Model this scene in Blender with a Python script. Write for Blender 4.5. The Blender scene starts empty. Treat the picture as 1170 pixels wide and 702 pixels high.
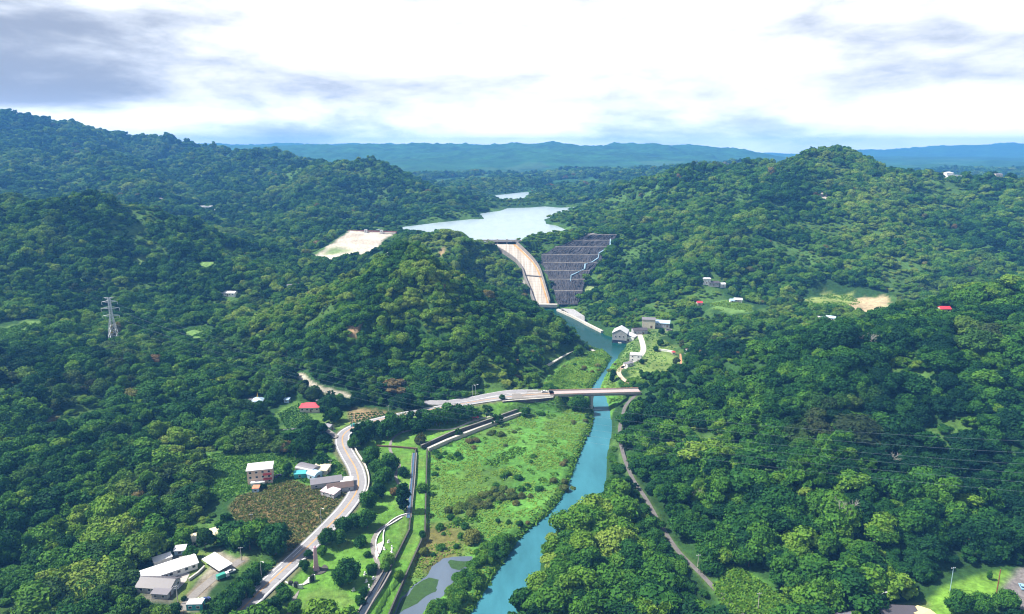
import bpy, bmesh, math, random
import numpy as np
from mathutils import Vector, Matrix

SC = bpy.context.scene
COL = SC.collection
RNG = np.random.default_rng(7)
random.seed(7)

# ------------------------------------------------------------------ camera
CAM_Z, FPX, PITCH = 195.0, 800.0, math.radians(12.7)
CP, SP = math.cos(PITCH), math.sin(PITCH)


def ray(u, v):
    dx, dy = (u - 585.0) / FPX, (351.0 - v) / FPX
    return dx, CP + dy * SP, -SP + dy * CP


def W(u, v, z=0.0):
    """measured point on the level z"""
    a, b, c = ray(u, v)
    t = (z - CAM_Z) / c
    return a * t, b * t


def WY(u, v, Y):
    """measured point at the distance Y"""
    a, b, c = ray(u, v)
    t = Y / b
    return a * t, Y, CAM_Z + c * t


def WP(u, v, y0, z0, s):
    """measured point on the sloping plane z = z0 + s (y - y0)"""
    a, b, c = ray(u, v)
    t = (z0 - s * y0 - CAM_Z) / (c - s * b)
    return a * t, b * t, CAM_Z + c * t


def WL(pts, z=0.0):
    return np.array([W(u, v, z) for u, v in pts])


cam_d = bpy.data.cameras.new('camera')
cam = bpy.data.objects.new('camera', cam_d)
COL.objects.link(cam)
cam.location = (0, 0, CAM_Z)
cam.rotation_euler = (math.pi / 2 - PITCH, 0, 0)
cam_d.sensor_width = 36
cam_d.lens = 36 * FPX / 1170.0
cam_d.clip_end = 40000
cam_d.clip_start = 1
SC.camera = cam

# ------------------------------------------------------------------ noise


def _hash(ix, iy, seed):
    h = (ix.astype(np.int64) * 374761393 + iy.astype(np.int64) * 668265263 + seed * 144665) & 0x7fffffff
    h = ((h ^ (h >> 13)) * 1274126177) & 0x7fffffff
    h = h ^ (h >> 16)
    return (h & 0xffff) / 65535.0


def vnoise(x, y, seed=0):
    ix, iy = np.floor(x), np.floor(y)
    fx, fy = x - ix, y - iy
    ux, uy = fx * fx * fx * (fx * (fx * 6 - 15) + 10), fy * fy * fy * (fy * (fy * 6 - 15) + 10)
    a, b = _hash(ix, iy, seed), _hash(ix + 1, iy, seed)
    c, d = _hash(ix, iy + 1, seed), _hash(ix + 1, iy + 1, seed)
    return (a + (b - a) * ux) * (1 - uy) + (c + (d - c) * ux) * uy


def fbm(x, y, s, octv=4, seed=0):
    v, a, t = 0, 0.5, 0
    x, y = x / s, y / s
    for k in range(octv):
        c, sn = math.cos(0.6 + k), math.sin(0.6 + k)
        v = v + a * vnoise(x * c - y * sn, x * sn + y * c, seed + k)
        t += a
        a *= 0.5
        x, y = x * 2.03, y * 2.03
    return v / t


def ridged(x, y, s, octv=4, seed=0):
    v, a, t = 0, 0.5, 0
    x, y = x / s, y / s
    for k in range(octv):
        c, sn = math.cos(0.9 + k), math.sin(0.9 + k)
        n = 1 - np.abs(2 * vnoise(x * c - y * sn, x * sn + y * c, seed + k) - 1)
        v = v + a * n * n
        t += a
        a *= 0.5
        x, y = x * 2.1, y * 2.1
    return v / t


def sstep(a, b, x):
    t = np.clip((x - a) / (b - a), 0, 1)
    return t * t * (3 - 2 * t)


def smax(a, b, k):
    h = np.maximum(k - np.abs(a - b), 0) / k
    return np.maximum(a, b) + h * h * k * 0.25


def in_poly(x, y, P):
    r = np.zeros(x.shape, bool)
    n = len(P)
    for i in range(n):
        x1, y1 = P[i]
        x2, y2 = P[(i + 1) % n]
        if y1 == y2:
            continue
        c = (y1 > y) != (y2 > y)
        r ^= c & (x < (x2 - x1) * (y - y1) / (y2 - y1) + x1)
    return r


def d_line(x, y, P, closed=False):
    """distance to a polyline and height-like parameter (index+fraction)"""
    best = np.full(x.shape, 1e9)
    par = np.zeros(x.shape)
    n = len(P)
    for i in range(n if closed else n - 1):
        ax, ay = P[i][0], P[i][1]
        bx, by = P[(i + 1) % n][0], P[(i + 1) % n][1]
        dx, dy = bx - ax, by - ay
        t = np.clip(((x - ax) * dx + (y - ay) * dy) / (dx * dx + dy * dy + 1e-9), 0, 1)
        d = np.hypot(x - ax - t * dx, y - ay - t * dy)
        m = d < best
        best = np.where(m, d, best)
        par = np.where(m, i + t, par)
    return best, par


def sd_poly(x, y, P, far=60.0):
    """signed distance (negative inside), only exact within `far` of the outline's box"""
    P = np.asarray(P)
    out = np.full(x.shape, 1e6)
    m = (x > P[:, 0].min() - far) & (x < P[:, 0].max() + far) & (y > P[:, 1].min() - far) & (y < P[:, 1].max() + far)
    if m.any():
        xs, ys = x[m], y[m]
        d, _ = d_line(xs, ys, P, True)
        out[m] = np.where(in_poly(xs, ys, P), -d, d)
    return out


def near_line(x, y, P, far=40.0):
    P = np.asarray(P)
    d = np.full(x.shape, 1e6)
    par = np.zeros(x.shape)
    m = (x > P[:, 0].min() - far) & (x < P[:, 0].max() + far) & (y > P[:, 1].min() - far) & (y < P[:, 1].max() + far)
    if m.any():
        d[m], par[m] = d_line(x[m], y[m], P)
    return d, par


def smooth_line(P, step=3.0):
    """Catmull-Rom through points (any dimension), resampled"""
    P = [np.asarray(p, float) for p in P]
    Q = [2 * P[0] - P[1]] + P + [2 * P[-1] - P[-2]]
    out = []
    for i in range(1, len(Q) - 2):
        n = max(2, int(np.linalg.norm(Q[i + 1][:2] - Q[i][:2]) / step))
        for k in range(n):
            t = k / n
            out.append(0.5 * ((2 * Q[i]) + (Q[i + 1] - Q[i - 1]) * t + (2 * Q[i - 1] - 5 * Q[i] + 4 * Q[i + 1] - Q[i + 2]) * t * t
                              + (3 * Q[i] - Q[i - 1] - 3 * Q[i + 1] + Q[i + 2]) * t ** 3))
    out.append(P[-1])
    return np.array(out)


# ------------------------------------------------------------------ measured layout
Z_ROAD, Z_PARK, Z_FLOOD, Z_POND, Z_LAKE = 9.0, 6.5, 2.6, 1.7, 62.0

RIVER = WL([(495, 790), (520, 735), (537, 702), (548, 685), (563, 660), (574, 645), (590, 620), (607, 603), (625, 590), (640, 572), (650, 552),
            (660, 525), (668, 505), (676, 490), (678, 475), (675, 458), (675, 444), (682, 434), (692, 420), (698, 409), (689, 401),
            (677, 398), (662, 392), (648, 381), (634, 372), (624, 361), (612, 351.5), (634, 350.5), (639, 355), (652, 361), (668, 369.5),
            (687, 377.5), (691, 383), (705, 387), (717, 389), (716, 396), (708, 404), (706, 409), (699, 417), (691, 431), (686, 443),
            (693, 455), (697, 470), (700, 490), (697, 505), (694, 520), (693, 545), (689, 565), (680, 580), (667, 590), (655, 603),
            (638, 611), (624, 625), (619, 640), (617, 655), (609, 672), (598, 690), (590, 702), (572, 735), (550, 790)], 0.0)
POND = WL([(454, 702), (473, 694), (486, 681), (498, 675), (503, 664), (496, 656), (496, 647), (509, 638.6), (530, 636.7), (539, 636.7),
           (537, 642), (531.5, 652.7), (524, 660), (513, 675), (496, 686.5), (486, 694), (478, 706), (466, 722), (440, 725)], Z_POND)
# widen the pond's outline to where the algae mats lie as well
POND_ALL = WL([(440, 725), (449, 704), (458, 684), (474, 668), (488, 658), (494, 647), (508, 637.5), (530, 635.7), (540, 635.7), (539, 643), (533, 653),
               (525, 661), (514, 676), (497, 687.5), (487, 695), (479, 707), (467, 723)], Z_POND)
ALGAE = [WL([(450, 703), (459, 685), (475, 669.6), (489, 659), (502, 661.5), (501.5, 668), (497, 676.5), (486, 681), (473, 692), (458, 699)], Z_POND),
         WL([(510, 643), (517, 639.5), (526, 640.5), (537, 642), (535, 647), (524, 651.5), (513, 648)], Z_POND)]
LAKE = WL([(422, 263), (460, 259.5), (500, 254.5), (540, 250.5), (553, 250.5), (551, 247), (548, 244.5), (560, 242.5), (571, 241.3), (580, 238),
           (607, 237.3), (622, 236), (640, 237.5), (665, 236.5), (658, 241), (640, 246), (622, 251), (624, 256), (636, 258), (653, 265.5),
           (640, 269), (600, 271), (592, 277), (560, 278.5), (520, 273), (480, 267), (454, 263.5)], Z_LAKE)
LAKE_ARM = WL([(559, 224), (572, 228.3), (577, 232.8), (595, 231.8), (599, 227), (601, 223.5), (607, 221.3), (603, 219.3), (585, 221.3)], Z_LAKE)

WALL_R = WL([(488, 514), (487, 550), (486, 590), (485.5, 609.5), (466, 653), (449, 692), (444, 704), (425, 745)], 4.5)       # foot of the dyke on the river side
WALL_L = WL([(475, 514), (472, 550), (469, 592), (467.6, 607), (452.5, 637.7), (436, 668), (419, 702), (398, 745)], 6.0)
LEVEE = WL([(489, 513), (509, 504), (545, 490), (579.5, 477), (614, 465.6), (626, 463.5)], 4.5)
LEVEE_TOP = WL([(481, 510.5), (515.5, 495), (558, 480.6), (592, 468.5), (616, 461)], 6.5)

FLOOD = np.array(list(WALL_R[::-1]) + list(LEVEE) + list(WL([(634, 455), (640, 440), (620, 440), (628, 425), (650, 412), (676, 401), (700, 398),
                 (712, 420), (706, 440), (712, 455), (700, 470), (690, 500), (680, 550), (640, 600), (580, 680), (555, 735), (540, 800)], 2.6)))
PARK = WL([(296, 722), (318, 688), (333, 668), (353, 648), (385, 613), (407, 588), (424, 565), (428, 548), (420, 520), (415, 500), (440, 486), (500, 478),
           (545, 466), (590, 458), (612, 461), (558, 480), (515, 494), (481, 511), (475, 514), (472, 550), (469, 592), (467, 607), (452, 637), (436, 668), (419, 702), (408, 725)], Z_PARK)
DYKE = np.array(list(WALL_L) + list(WALL_R[::-1]))

# main road, bottom of the picture to the bridge
ROAD_PX = [(222, 745, 9), (246, 722, 9), (270, 702, 9), (302, 671, 9), (335, 640.5, 9), (371, 606, 9), (398, 576.5, 9), (409, 556, 9), (407, 537, 9), (397, 519, 9), (391.5, 507, 9.2),
           (392.5, 497, 9.5), (402, 489.5, 10), (420, 483.5, 10.5), (450, 476, 11.5), (490, 468.5, 12.3), (530, 461, 13), (565, 455.5, 13.4), (600, 451.5, 13.5), (628, 449.8, 13.5)]
ROAD = smooth_line([(*W(u, v, z), z) for u, v, z in ROAD_PX], 2.5)
LANE2 = smooth_line([(*W(u, v, z), z) for u, v, z in [(470, 459, 12), (505, 460, 13), (535, 456.5, 13.2), (560, 451.5, 13.4), (585, 447.8, 13.5), (615, 447.5, 13.5)]], 2.5)
BR_A, BR_B = np.array(W(628, 449.5, 13.5)), np.array(W(731, 446.8, 13.5))
FOOT_R = smooth_line([(*W(u, v, z), z) for u, v, z in [(728, 450, 12), (716, 462, 9.5), (712, 472, 8.5), (708, 492, 8), (711, 515, 8), (722, 545, 8), (738, 570, 8), (755, 600, 8),
                      (775, 630, 8), (800, 655, 8), (826, 682, 8), (850, 704, 8), (885, 735, 8)]], 3)
PATH_1 = smooth_line([(*W(u, v, Z_PARK), Z_PARK) for u, v in [(459, 494), (450, 500), (446, 508), (446.5, 516), (455, 528), (456, 534), (452, 543), (455, 552), (461, 560), (465, 570)]], 2)
PATH_2 = smooth_line([(*W(u, v, Z_PARK), Z_PARK) for u, v in [(465, 587), (457, 591), (447, 597), (437, 603), (430, 610), (426, 620), (427, 632), (432, 645), (433, 655), (428, 668), (420, 685), (411, 704), (400, 725)]], 2)
PATH_3 = smooth_line([(*W(u, v, Z_PARK), Z_PARK) for u, v in [(459, 494), (475, 491), (494, 491), (517.6, 490), (541, 481), (562.5, 475), (583, 467), (594, 462), (594, 459.5), (586, 459.3), (577, 461)]], 2)
RING = smooth_line([(*W(u, v, 6), 6) for u, v in [(752, 437.5), (742, 439), (730, 439), (718, 437), (710, 431), (707, 425), (711, 419.5), (719, 414), (728, 409)]], 2)
ENTRY = smooth_line([(*W(u, v, 6), 6) for u, v in [(712, 421), (722, 413), (731, 407), (735, 400), (734, 392), (731, 383), (729, 379)]], 2)
DRIVE = smooth_line([(*W(u, v, 10), 10) for u, v in [(207, 697), (222, 680), (240, 664), (256, 652), (268, 645), (276, 640)]], 2)
LANE_V = smooth_line([(*W(u, v, 10), 10) for u, v in [(381, 500), (383, 498), (374, 492), (366, 487), (360, 484)]], 2)
LANE_H = smooth_line([(*W(u, v, 12), 12) for u, v in [(318, 438), (340, 437.5), (352, 445), (372, 450), (398, 452)]], 3)
SIDE_RD = smooth_line([(*W(u, v, 9.5), 9.5) for u, v in [(338, 346), (344, 354), (352, 360), (353, 364)]], 3)

# ---- ridges: measured crest points (u, v, Y) ; tree height taken off ; front slope, back slope, rounding, smooth-max width
RIDGES = [
    dict(p=[(-200, 226, 950), (-60, 230, 930), (0, 231, 910), (60, 240, 890), (110, 235, 900), (160, 257, 890), (230, 292, 840), (290, 306, 820), (330, 320, 800)], off=8, f=.30, b=.35, r=22),
    dict(p=[(110, 235, 900), (95, 300, 760), (65, 350, 660)], off=8, f=.35, b=.35, r=14),
    dict(p=[(0, 231, 910), (10, 300, 740), (-20, 340, 650)], off=8, f=.35, b=.35, r=14),
    dict(p=[(-80, 402, 510), (60, 398, 535), (150, 410, 545), (220, 430, 545)], off=9, f=.25, b=.3, r=14),
    dict(p=[(345, 345, 640), (415, 319, 640), (456, 286, 660), (491, 294, 690), (521, 315, 710), (569, 333, 720), (615, 366, 712), (636, 388, 690)], off=8, f=.50, b=.5, r=13),
    dict(p=[(456, 286, 660), (425, 330, 608), (390, 375, 565), (362, 415, 535)], off=7, f=.5, b=.5, r=8),
    dict(p=[(521, 316, 710), (530, 350, 650), (545, 390, 592), (560, 425, 548)], off=8, f=.5, b=.5, r=8),
    dict(p=[(418, 286, 935), (445, 272, 945), (477, 264, 955), (511, 260, 965), (542, 270, 965), (569, 292, 950), (590, 316, 930), (603, 342, 885)], off=13, f=.42, b=.45, r=16),
    dict(p=[(-250, 120, 2400), (0, 129, 2400), (60, 140, 2400), (130, 152, 2500), (200, 160, 2600), (250, 172, 2600), (300, 178, 2500)], off=7, f=.24, b=.3, r=45),
    dict(p=[(110, 175, 1900), (150, 205, 1550), (190, 235, 1330), (215, 262, 1180)], off=8, f=.35, b=.35, r=22),
    dict(p=[(0, 160, 2100), (30, 195, 1700), (70, 222, 1400)], off=8, f=.35, b=.35, r=22),
    dict(p=[(225, 172, 2300), (255, 200, 1850), (285, 232, 1480), (300, 262, 1250)], off=8, f=.35, b=.35, r=22),
    dict(p=[(280, 172, 2300), (295, 173, 2200), (340, 191, 1950), (375, 187, 1850), (405, 183, 1780), (440, 194, 1720), (480, 210, 1650), (515, 224, 1580), (540, 246, 1520)], off=11, f=.37, b=.3, r=25),
    dict(p=[(375, 190, 1850), (350, 222, 1500), (372, 245, 1290), (396, 262, 1150)], off=8, f=.4, b=.4, r=16),
    dict(p=[(440, 194, 1720), (455, 222, 1560), (470, 245, 1440)], off=9, f=.45, b=.45, r=12),
    dict(p=[(535, 226, 2150), (552, 226, 2050), (568, 238, 1760)], off=18, f=.25, b=.3, r=20),
    dict(p=[(626, 252, 1340), (650, 241, 1390), (690, 223, 1450), (720, 207, 1480), (760, 197, 1450), (800, 187, 1420), (850, 188, 1400), (875, 182, 1380), (905, 178, 1350), (935, 174, 1320),
            (965, 174, 1320), (1010, 183, 1300), (1060, 191, 1280), (1110, 193, 1260), (1170, 200, 1220), (1300, 213, 1180), (1500, 222, 1150)], off=12, f=.34, b=.35, r=28),
    dict(p=[(935, 173, 1320), (900, 212, 1150), (850, 248, 1010), (812, 280, 920), (790, 318, 850)], off=9, f=.42, b=.42, r=13),
    dict(p=[(935, 173, 1320), (960, 225, 1120), (950, 275, 960), (930, 305, 880)], off=10, f=.42, b=.42, r=13),
    dict(p=[(1060, 200, 1280), (1040, 240, 1090), (1010, 280, 950), (985, 305, 880)], off=9, f=.42, b=.42, r=13),
    dict(p=[(1170, 207, 1220), (1150, 250, 1020), (1120, 290, 900), (1100, 312, 840)], off=9, f=.42, b=.42, r=13),
    dict(p=[(850, 188, 1400), (830, 215, 1240), (790, 245, 1100), (765, 268, 1020)], off=10, f=.42, b=.42, r=13),
    dict(p=[(800, 187, 1420), (770, 220, 1270), (735, 248, 1130), (712, 268, 1070), (742, 285, 1000), (748, 305, 940), (735, 335, 880), (720, 356, 850)], off=9, f=.45, b=.45, r=12),
    dict(p=[(606, 216, 2480), (640, 208, 2500), (690, 199, 2500), (760, 191, 2700), (850, 185, 3000)], off=14, f=.2, b=.2, r=30),
    dict(p=[(785, 456, 490), (805, 440, 495), (832, 421, 490), (900, 396, 480), (970, 378, 475), (1040, 365, 475), (1100, 353, 475), (1170, 347, 480), (1300, 338, 490), (1500, 330, 520)], off=10, f=.31, b=.42, r=16),
    dict(p=[(970, 378, 475), (965, 440, 400), (950, 510, 340)], off=11, f=.35, b=.35, r=12),
    dict(p=[(200, 173, 6200), (300, 169, 6200), (400, 166.5, 6000), (500, 165, 6000), (600, 163.5, 6000), (700, 165.5, 6000), (800, 167.5, 6000), (850, 172, 5900), (900, 181, 5800), (960, 190, 5600)], off=0, f=.09, b=.2, r=80),
    dict(p=[(-400, 168, 8600), (200, 166, 8600), (600, 166, 8600), (860, 180, 8600), (950, 174, 8500), (1020, 170, 8500), (1100, 166, 8500), (1200, 164, 8500), (1600, 162, 8500)], off=0, f=.09, b=.2, r=80),
]
for R in RIDGES:
    R['w'] = np.array([WY(*q) for q in R['p']])
    R['w'][:, 2] -= R['off']

SANDY = [WP(u, v, 1115, 66, .155) for u, v in [(357, 293), (372, 284), (390, 271), (400, 263.8), (449, 267), (441, 274), (432, 283), (425, 288), (410, 296), (380, 299)]]
SANDY = np.array(SANDY)
DAM_S, DAM_Y0, DAM_Z0 = 0.36, 1046.0, 72.0
DAM_ROWS = [(267.5, 671, 704), (274.5, 655, 700), (282, 634, 696), (291, 618.5, 689), (300, 618, 683.5), (309, 620.5, 674), (319, 627, 668), (332, 633, 665.5), (348, 637, 660)]
DAM_POLY = np.array([WP(l, v, DAM_Y0, DAM_Z0, DAM_S)[:2] for v, l, r in DAM_ROWS] + [WP(r, v, DAM_Y0, DAM_Z0, DAM_S)[:2] for v, l, r in DAM_ROWS[::-1]])
CH_S, CH_Y0, CH_Z0 = 0.41, 993.0, 59.0
CH_L = [WP(u, v, CH_Y0, CH_Z0, CH_S) for u, v in [(557.5, 279), (571, 286), (585, 295), (592, 301), (597, 309), (600.5, 319.5), (606, 333), (611, 347)]]
CH_R = [WP(u, v, CH_Y0, CH_Z0, CH_S) for u, v in [(590, 279.5), (597, 286), (606, 295), (612, 302), (616.5, 310), (619.5, 319.5), (623.5, 333), (627.5, 347)]]
CHUTE_POLY = np.array([p[:2] for p in CH_L] + [p[:2] for p in CH_R[::-1]])

FIELDS = {  # name: (polygon, colour, is flat height or None, keep trees out)
    'orchard': (WL([(263, 578), (272, 567), (300, 558), (335, 548), (352, 556), (385, 562), (401, 562), (394, 574), (372, 597), (336, 630), (300, 628), (268, 608)], 8.5), (.16, .125, .05), 8.5),
    'meadow': (WL([(232, 520), (262, 517), (330, 519), (372, 520), (392, 530), (402, 545), (398, 556), (360, 556), (335, 548), (300, 558), (272, 567), (255, 575), (240, 560)], 8.5), (.075, .165, .026), 8.5),
    'yard': (WL([(206, 697), (222, 670), (232, 640), (250, 628), (268, 634), (278, 640), (262, 652), (240, 676), (228, 702)], 10), (.21, .19, .15), 10.0),
    'yard_grass': (WL([(200, 700), (196, 668), (206, 646), (226, 632), (246, 632), (252, 642), (236, 654), (222, 668), (210, 690)], 10), (.10, .15, .035), 10.0),
    'house_ground': (WL([(160, 690), (160, 660), (190, 636), (214, 634), (224, 645), (206, 668), (196, 690)], 10), (.13, .125, .10), 10.0),
    'verge': (WL([(225, 702), (250, 680), (275, 655), (290, 642), (318, 640), (330, 640), (300, 668), (262, 704)], 9.2), (.055, .14, .024), None),
    'village_slope': (WL([(315, 470), (330, 458), (352, 462), (372, 470), (368, 485), (345, 487), (322, 490)], 10), (.085, .17, .035), None),
    'brown_field': (WL([(396, 468), (406, 466), (430, 464), (445, 466), (446, 476), (425, 480), (400, 482)], 10), (.26, .19, .10), None),
    'corner_grass': (WL([(366, 470), (396, 467), (400, 482), (390, 490), (372, 484)], 10), (.095, .17, .035), None),
    'farm_a': (WL([(922, 342), (945, 336), (972, 338), (985, 346), (965, 352), (930, 352)], 21), (.2, .25, .07), 21.0),
    'farm_b': (WL([(968, 341), (1010, 341), (1020, 352), (1012, 360), (985, 358), (965, 352)], 21), (.40, .32, .19), 21.0),
    'farm_c': (WL([(812, 347), (835, 343), (858, 349), (860, 356), (835, 358), (815, 354)], 20), (.12, .22, .055), 20.0),
    'round_lawn': (WL([(724, 436), (716, 430), (716, 422), (730, 412), (738, 398), (746, 386), (760, 390), (775, 400), (778, 412), (778, 424), (768, 434), (748, 438)], 6), (.15, .22, .055), 6.0),
    'plant_apron': (WL([(700, 384), (712, 381), (730, 378), (748, 376), (768, 376), (770, 383), (752, 385), (742, 392), (736, 412), (712, 424), (704, 432), (694, 436), (708, 408), (717, 392)], 6), (.10, .16, .045), 6.0),
    'up_left_bank': (WL([(618, 444), (632, 425), (655, 410), (678, 400), (698, 402), (690, 424), (675, 446)], 2.6), (.085, .20, .035), 2.6),
    'corner_lawn': (WL([(1058, 702), (1065, 682), (1080, 668), (1110, 660), (1150, 652), (1162, 660), (1140, 690), (1120, 712), (1060, 715)], 14), (.12, .24, .03), 14.0),
    'corner_drive': (WL([(1142, 690), (1150, 664), (1162, 650), (1185, 648), (1200, 690), (1165, 698)], 14), (.17, .155, .15), 14.0),
    'corner_yard': (WL([(945, 716), (960, 698), (1000, 690), (1060, 690), (1060, 725), (950, 730)], 13), (.12, .16, .05), 13.0),
    'path_verge': (WL([(828, 700), (812, 668), (836, 650), (870, 668), (905, 690), (925, 715), (860, 725)], 8), (.06, .15, .025), None),
    'temple_yard': (WL([(281, 462), (284, 452), (292, 449), (302, 452), (298, 462), (288, 466)], 14), (.33, .31, .29), None),
}
POWER_POS = None


def base_floor(x, y):
    left = 8.0 + np.maximum(0, y - 400) * 0.056
    wl = 1 - sstep(-250, -130, x)
    ramp = 6.5 + np.clip((y - 868) / (1040 - 868), 0, 1) * 60 + np.clip((y - 1040) / 400, 0, 1) * 6
    right = 6.5 + sstep(110, 330, x) * 14 * sstep(520, 680, y) + np.clip((y - 868) / 172, 0, 1) * 60
    mid = np.where(x > 110, right, ramp)
    far = np.clip((y - 2600) / 3000, 0, 1) * 35
    return left * wl * (y < 99999) * 1.0 * np.where(y > 1400, 0, 1) + np.where(y > 1400, 66 * wl, 0) + mid * (1 - wl) + far


def height(x, y):
    x = np.asarray(x, float)
    y = np.asarray(y, float)
    fl = base_floor(x, y)
    # upper terrain smooth join at y = 1400 on the left
    h = fl.copy()
    wx = x + 60 * (fbm(x, y, 260, 3, 11) - .5)
    wy = y + 60 * (fbm(x, y, 260, 3, 12) - .5)
    dmin = np.full(x.shape, 400.0)
    for R in RIDGES:
        P = R['w']
        far = (P[:, 2].max() + 20) / min(R['f'], R['b']) + 100
        m = (x > P[:, 0].min() - far) & (x < P[:, 0].max() + far) & (y > P[:, 1].min() - far) & (y < P[:, 1].max() + far)
        if not m.any():
            continue
        xs, ys = x[m], y[m]
        d, par = d_line(xs, ys, P)
        dmin[m] = np.minimum(dmin[m], d)
        i = np.minimum(par.astype(int), len(P) - 2)
        t = par - i
        pz = P[i, 2] * (1 - t) + P[i + 1, 2] * t
        py = P[i, 1] * (1 - t) + P[i + 1, 1] * t
        ny = (ys - py) / (d + 1e-6)
        s = R['f'] + (R['b'] - R['f']) * (0.5 + 0.5 * ny)
        dd = np.sqrt(d * d + R['r'] ** 2) - R['r']
        h[m] = smax(h[m], pz - s * dd, 14.0)
    rel = np.clip(h - fl, 0, 400)
    big = (ridged(wx, wy, 250, 3, 3) - 0.465) * (.3 + .7 * sstep(0, 70, dmin))
    h = h + (8 + np.minimum(rel, 80) * 0.75) * big * sstep(8, 45, rel) * .8 * np.where(y < 4500, 1, .7)
    h = h + (ridged(wx, wy, 95, 2, 21) - .455) * 15 * sstep(10, 45, rel)
    huge = ridged(wx, wy, 900, 3, 31) - .45
    h = h + huge * np.clip(rel - 60, 0, 160) * .35 * (y > 3000)
    wild = sstep(-150, -240, x) * (y < 1500)
    h = h + wild * (fbm(x, y, 130, 3, 41) - .45) * 16 * sstep(300, 420, np.abs(x) * .5 + y * .7)
    h = h + (y > 2600) * (fbm(x, y, 500, 4, 51) - .45) * 60 * sstep(2600, 3600, y) * (1 - sstep(100, 220, rel))
    # ---- flats and cuts
    def flat(P, z, soft):
        nonlocal h
        d = sd_poly(x, y, P, soft + 10)
        w = 1 - sstep(0, soft, d)
        h = h * (1 - w) + z * w

    for k, (P, c, z) in FIELDS.items():
        if z is not None:
            flat(P, z, 14.0)
    flat(PARK, Z_PARK, 5.0)
    for P, z in ((FLOOD, Z_FLOOD), (FIELDS['up_left_bank'][0], 2.6), (PARK, Z_PARK)):
        d = sd_poly(x, y, P, 70)
        h = np.where(d < 60, np.minimum(h, z + 1.0 + np.maximum(d, 0) * .55 + np.maximum(d - 40, 0) * 3), h)
    flat(FLOOD, Z_FLOOD, 3.0)
    d = sd_poly(x, y, DYKE, 5)
    w = 1 - sstep(0, 1.0, d)
    h = h * (1 - w) + 5.2 * w
    for L, hw, soft, dz in ((FOOT_R, 2.6, 7, -.1), (PATH_1, 1.5, 2, -.06), (PATH_2, 2.0, 3, -.06), (PATH_3, 1.5, 2, -.06),
                            (RING, 2.5, 5, -.08), (ENTRY, 3.5, 5, -.08), (DRIVE, 2.6, 3, -.08), (LANE_V, 2.2, 4, -.1), (LANE2, 5.4, 7, -.5), (ROAD, 6.6, 9, -.55)):
        d, par = near_line(x, y, L, 25)
        m = d < 24
        if m.any():
            i = np.minimum(par.astype(int), len(L) - 2)
            t = par - i
            lz = L[i, 2] * (1 - t) + L[i + 1, 2] * t
            w = 1 - sstep(hw, hw + soft, d)
            h = h * (1 - w) + (lz + dz) * w
    # sandy slope of the saddle dam
    d = sd_poly(x, y, SANDY[:, :2], 40)
    w = 1 - sstep(0, 30, d)
    h = h * (1 - w) + (66 + .155 * (y - 1115)) * w
    # bed of the rockfill dam and of the chute
    d = sd_poly(x, y, DAM_POLY, 40)
    w = 1 - sstep(0, 18, d)
    h = h * (1 - w) + (DAM_Z0 + DAM_S * (y - DAM_Y0) - 3.5) * w
    d = sd_poly(x, y, CHUTE_POLY, 40)
    w = 1 - sstep(3, 20, d)
    h = h * (1 - w) + (CH_Z0 + CH_S * (y - CH_Y0) - 1.5) * w
    # water beds
    for P, z, soft in ((LAKE, Z_LAKE, 22), (LAKE_ARM, Z_LAKE, 20)):
        d = sd_poly(x, y, P, 60)
        lim = np.where(d < 0, z - 5 * sstep(0, 14, -d) - .5, z + .3 + d * .35)
        h = np.where(d < 0, lim, np.where(d < 40, np.minimum(h, np.maximum(lim, z + .3)), h))
        h = np.where((d > 0) & (d < 30) & (sd_poly(x, y, CHUTE_POLY, 40) > 3), np.maximum(h, z + .3 + np.minimum(d, 12) * .15), h)
    d = sd_poly(x, y, RIVER, 40)
    h = np.where(d < 0, -.3 - 2.2 * sstep(0, 6, -d), np.where(d < 14, np.minimum(h, .25 + d * .55), h))
    d = sd_poly(x, y, POND_ALL, 20)
    h = np.where(d < 0, Z_POND - .2 - .6 * sstep(0, 3, -d), np.where(d < 6, np.minimum(h, Z_POND + .1 + d * .3), h))
    return h


def hit(u, v, y0=230.0, y1=3400.0):
    """where the line of sight through a measured pixel meets the land"""
    a, b, c = ray(u, v)
    yy = np.exp(np.linspace(math.log(y0), math.log(y1), 1500))
    g = height(a * yy / b, yy)
    z = CAM_Z + c * yy / b
    k = int(np.argmax(z <= g)) if (z <= g).any() else len(yy) - 1
    return a * yy[k] / b, yy[k], g[k]


def crest_hit(u, v):
    """as hit(), but steps down to the crest when the line passes just above it"""
    q = hit(u, v)
    while v < 212 and q[1] > 1600 and u > 1000:
        v += 1
        q = hit(u, v)
    return q


def hz(x, y):
    return float(height(np.array([x]), np.array([y]))[0])


# ------------------------------------------------------------------ materials
def new_mat(name):
    m = bpy.data.materials.new(name)
    m.use_nodes = True
    nt = m.node_tree
    nt.nodes.clear()
    out = nt.nodes.new('ShaderNodeOutputMaterial')
    b = nt.nodes.new('ShaderNodeBsdfPrincipled')
    nt.links.new(b.outputs[0], out.inputs[0])
    return m, nt, b, out


def N(nt, t, **kw):
    n = nt.nodes.new(t)
    for k, v in kw.items():
        if k in n.inputs.keys():
            n.inputs[k].default_value = v
        else:
            setattr(n, k, v)
    return n


MATS = {}


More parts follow.
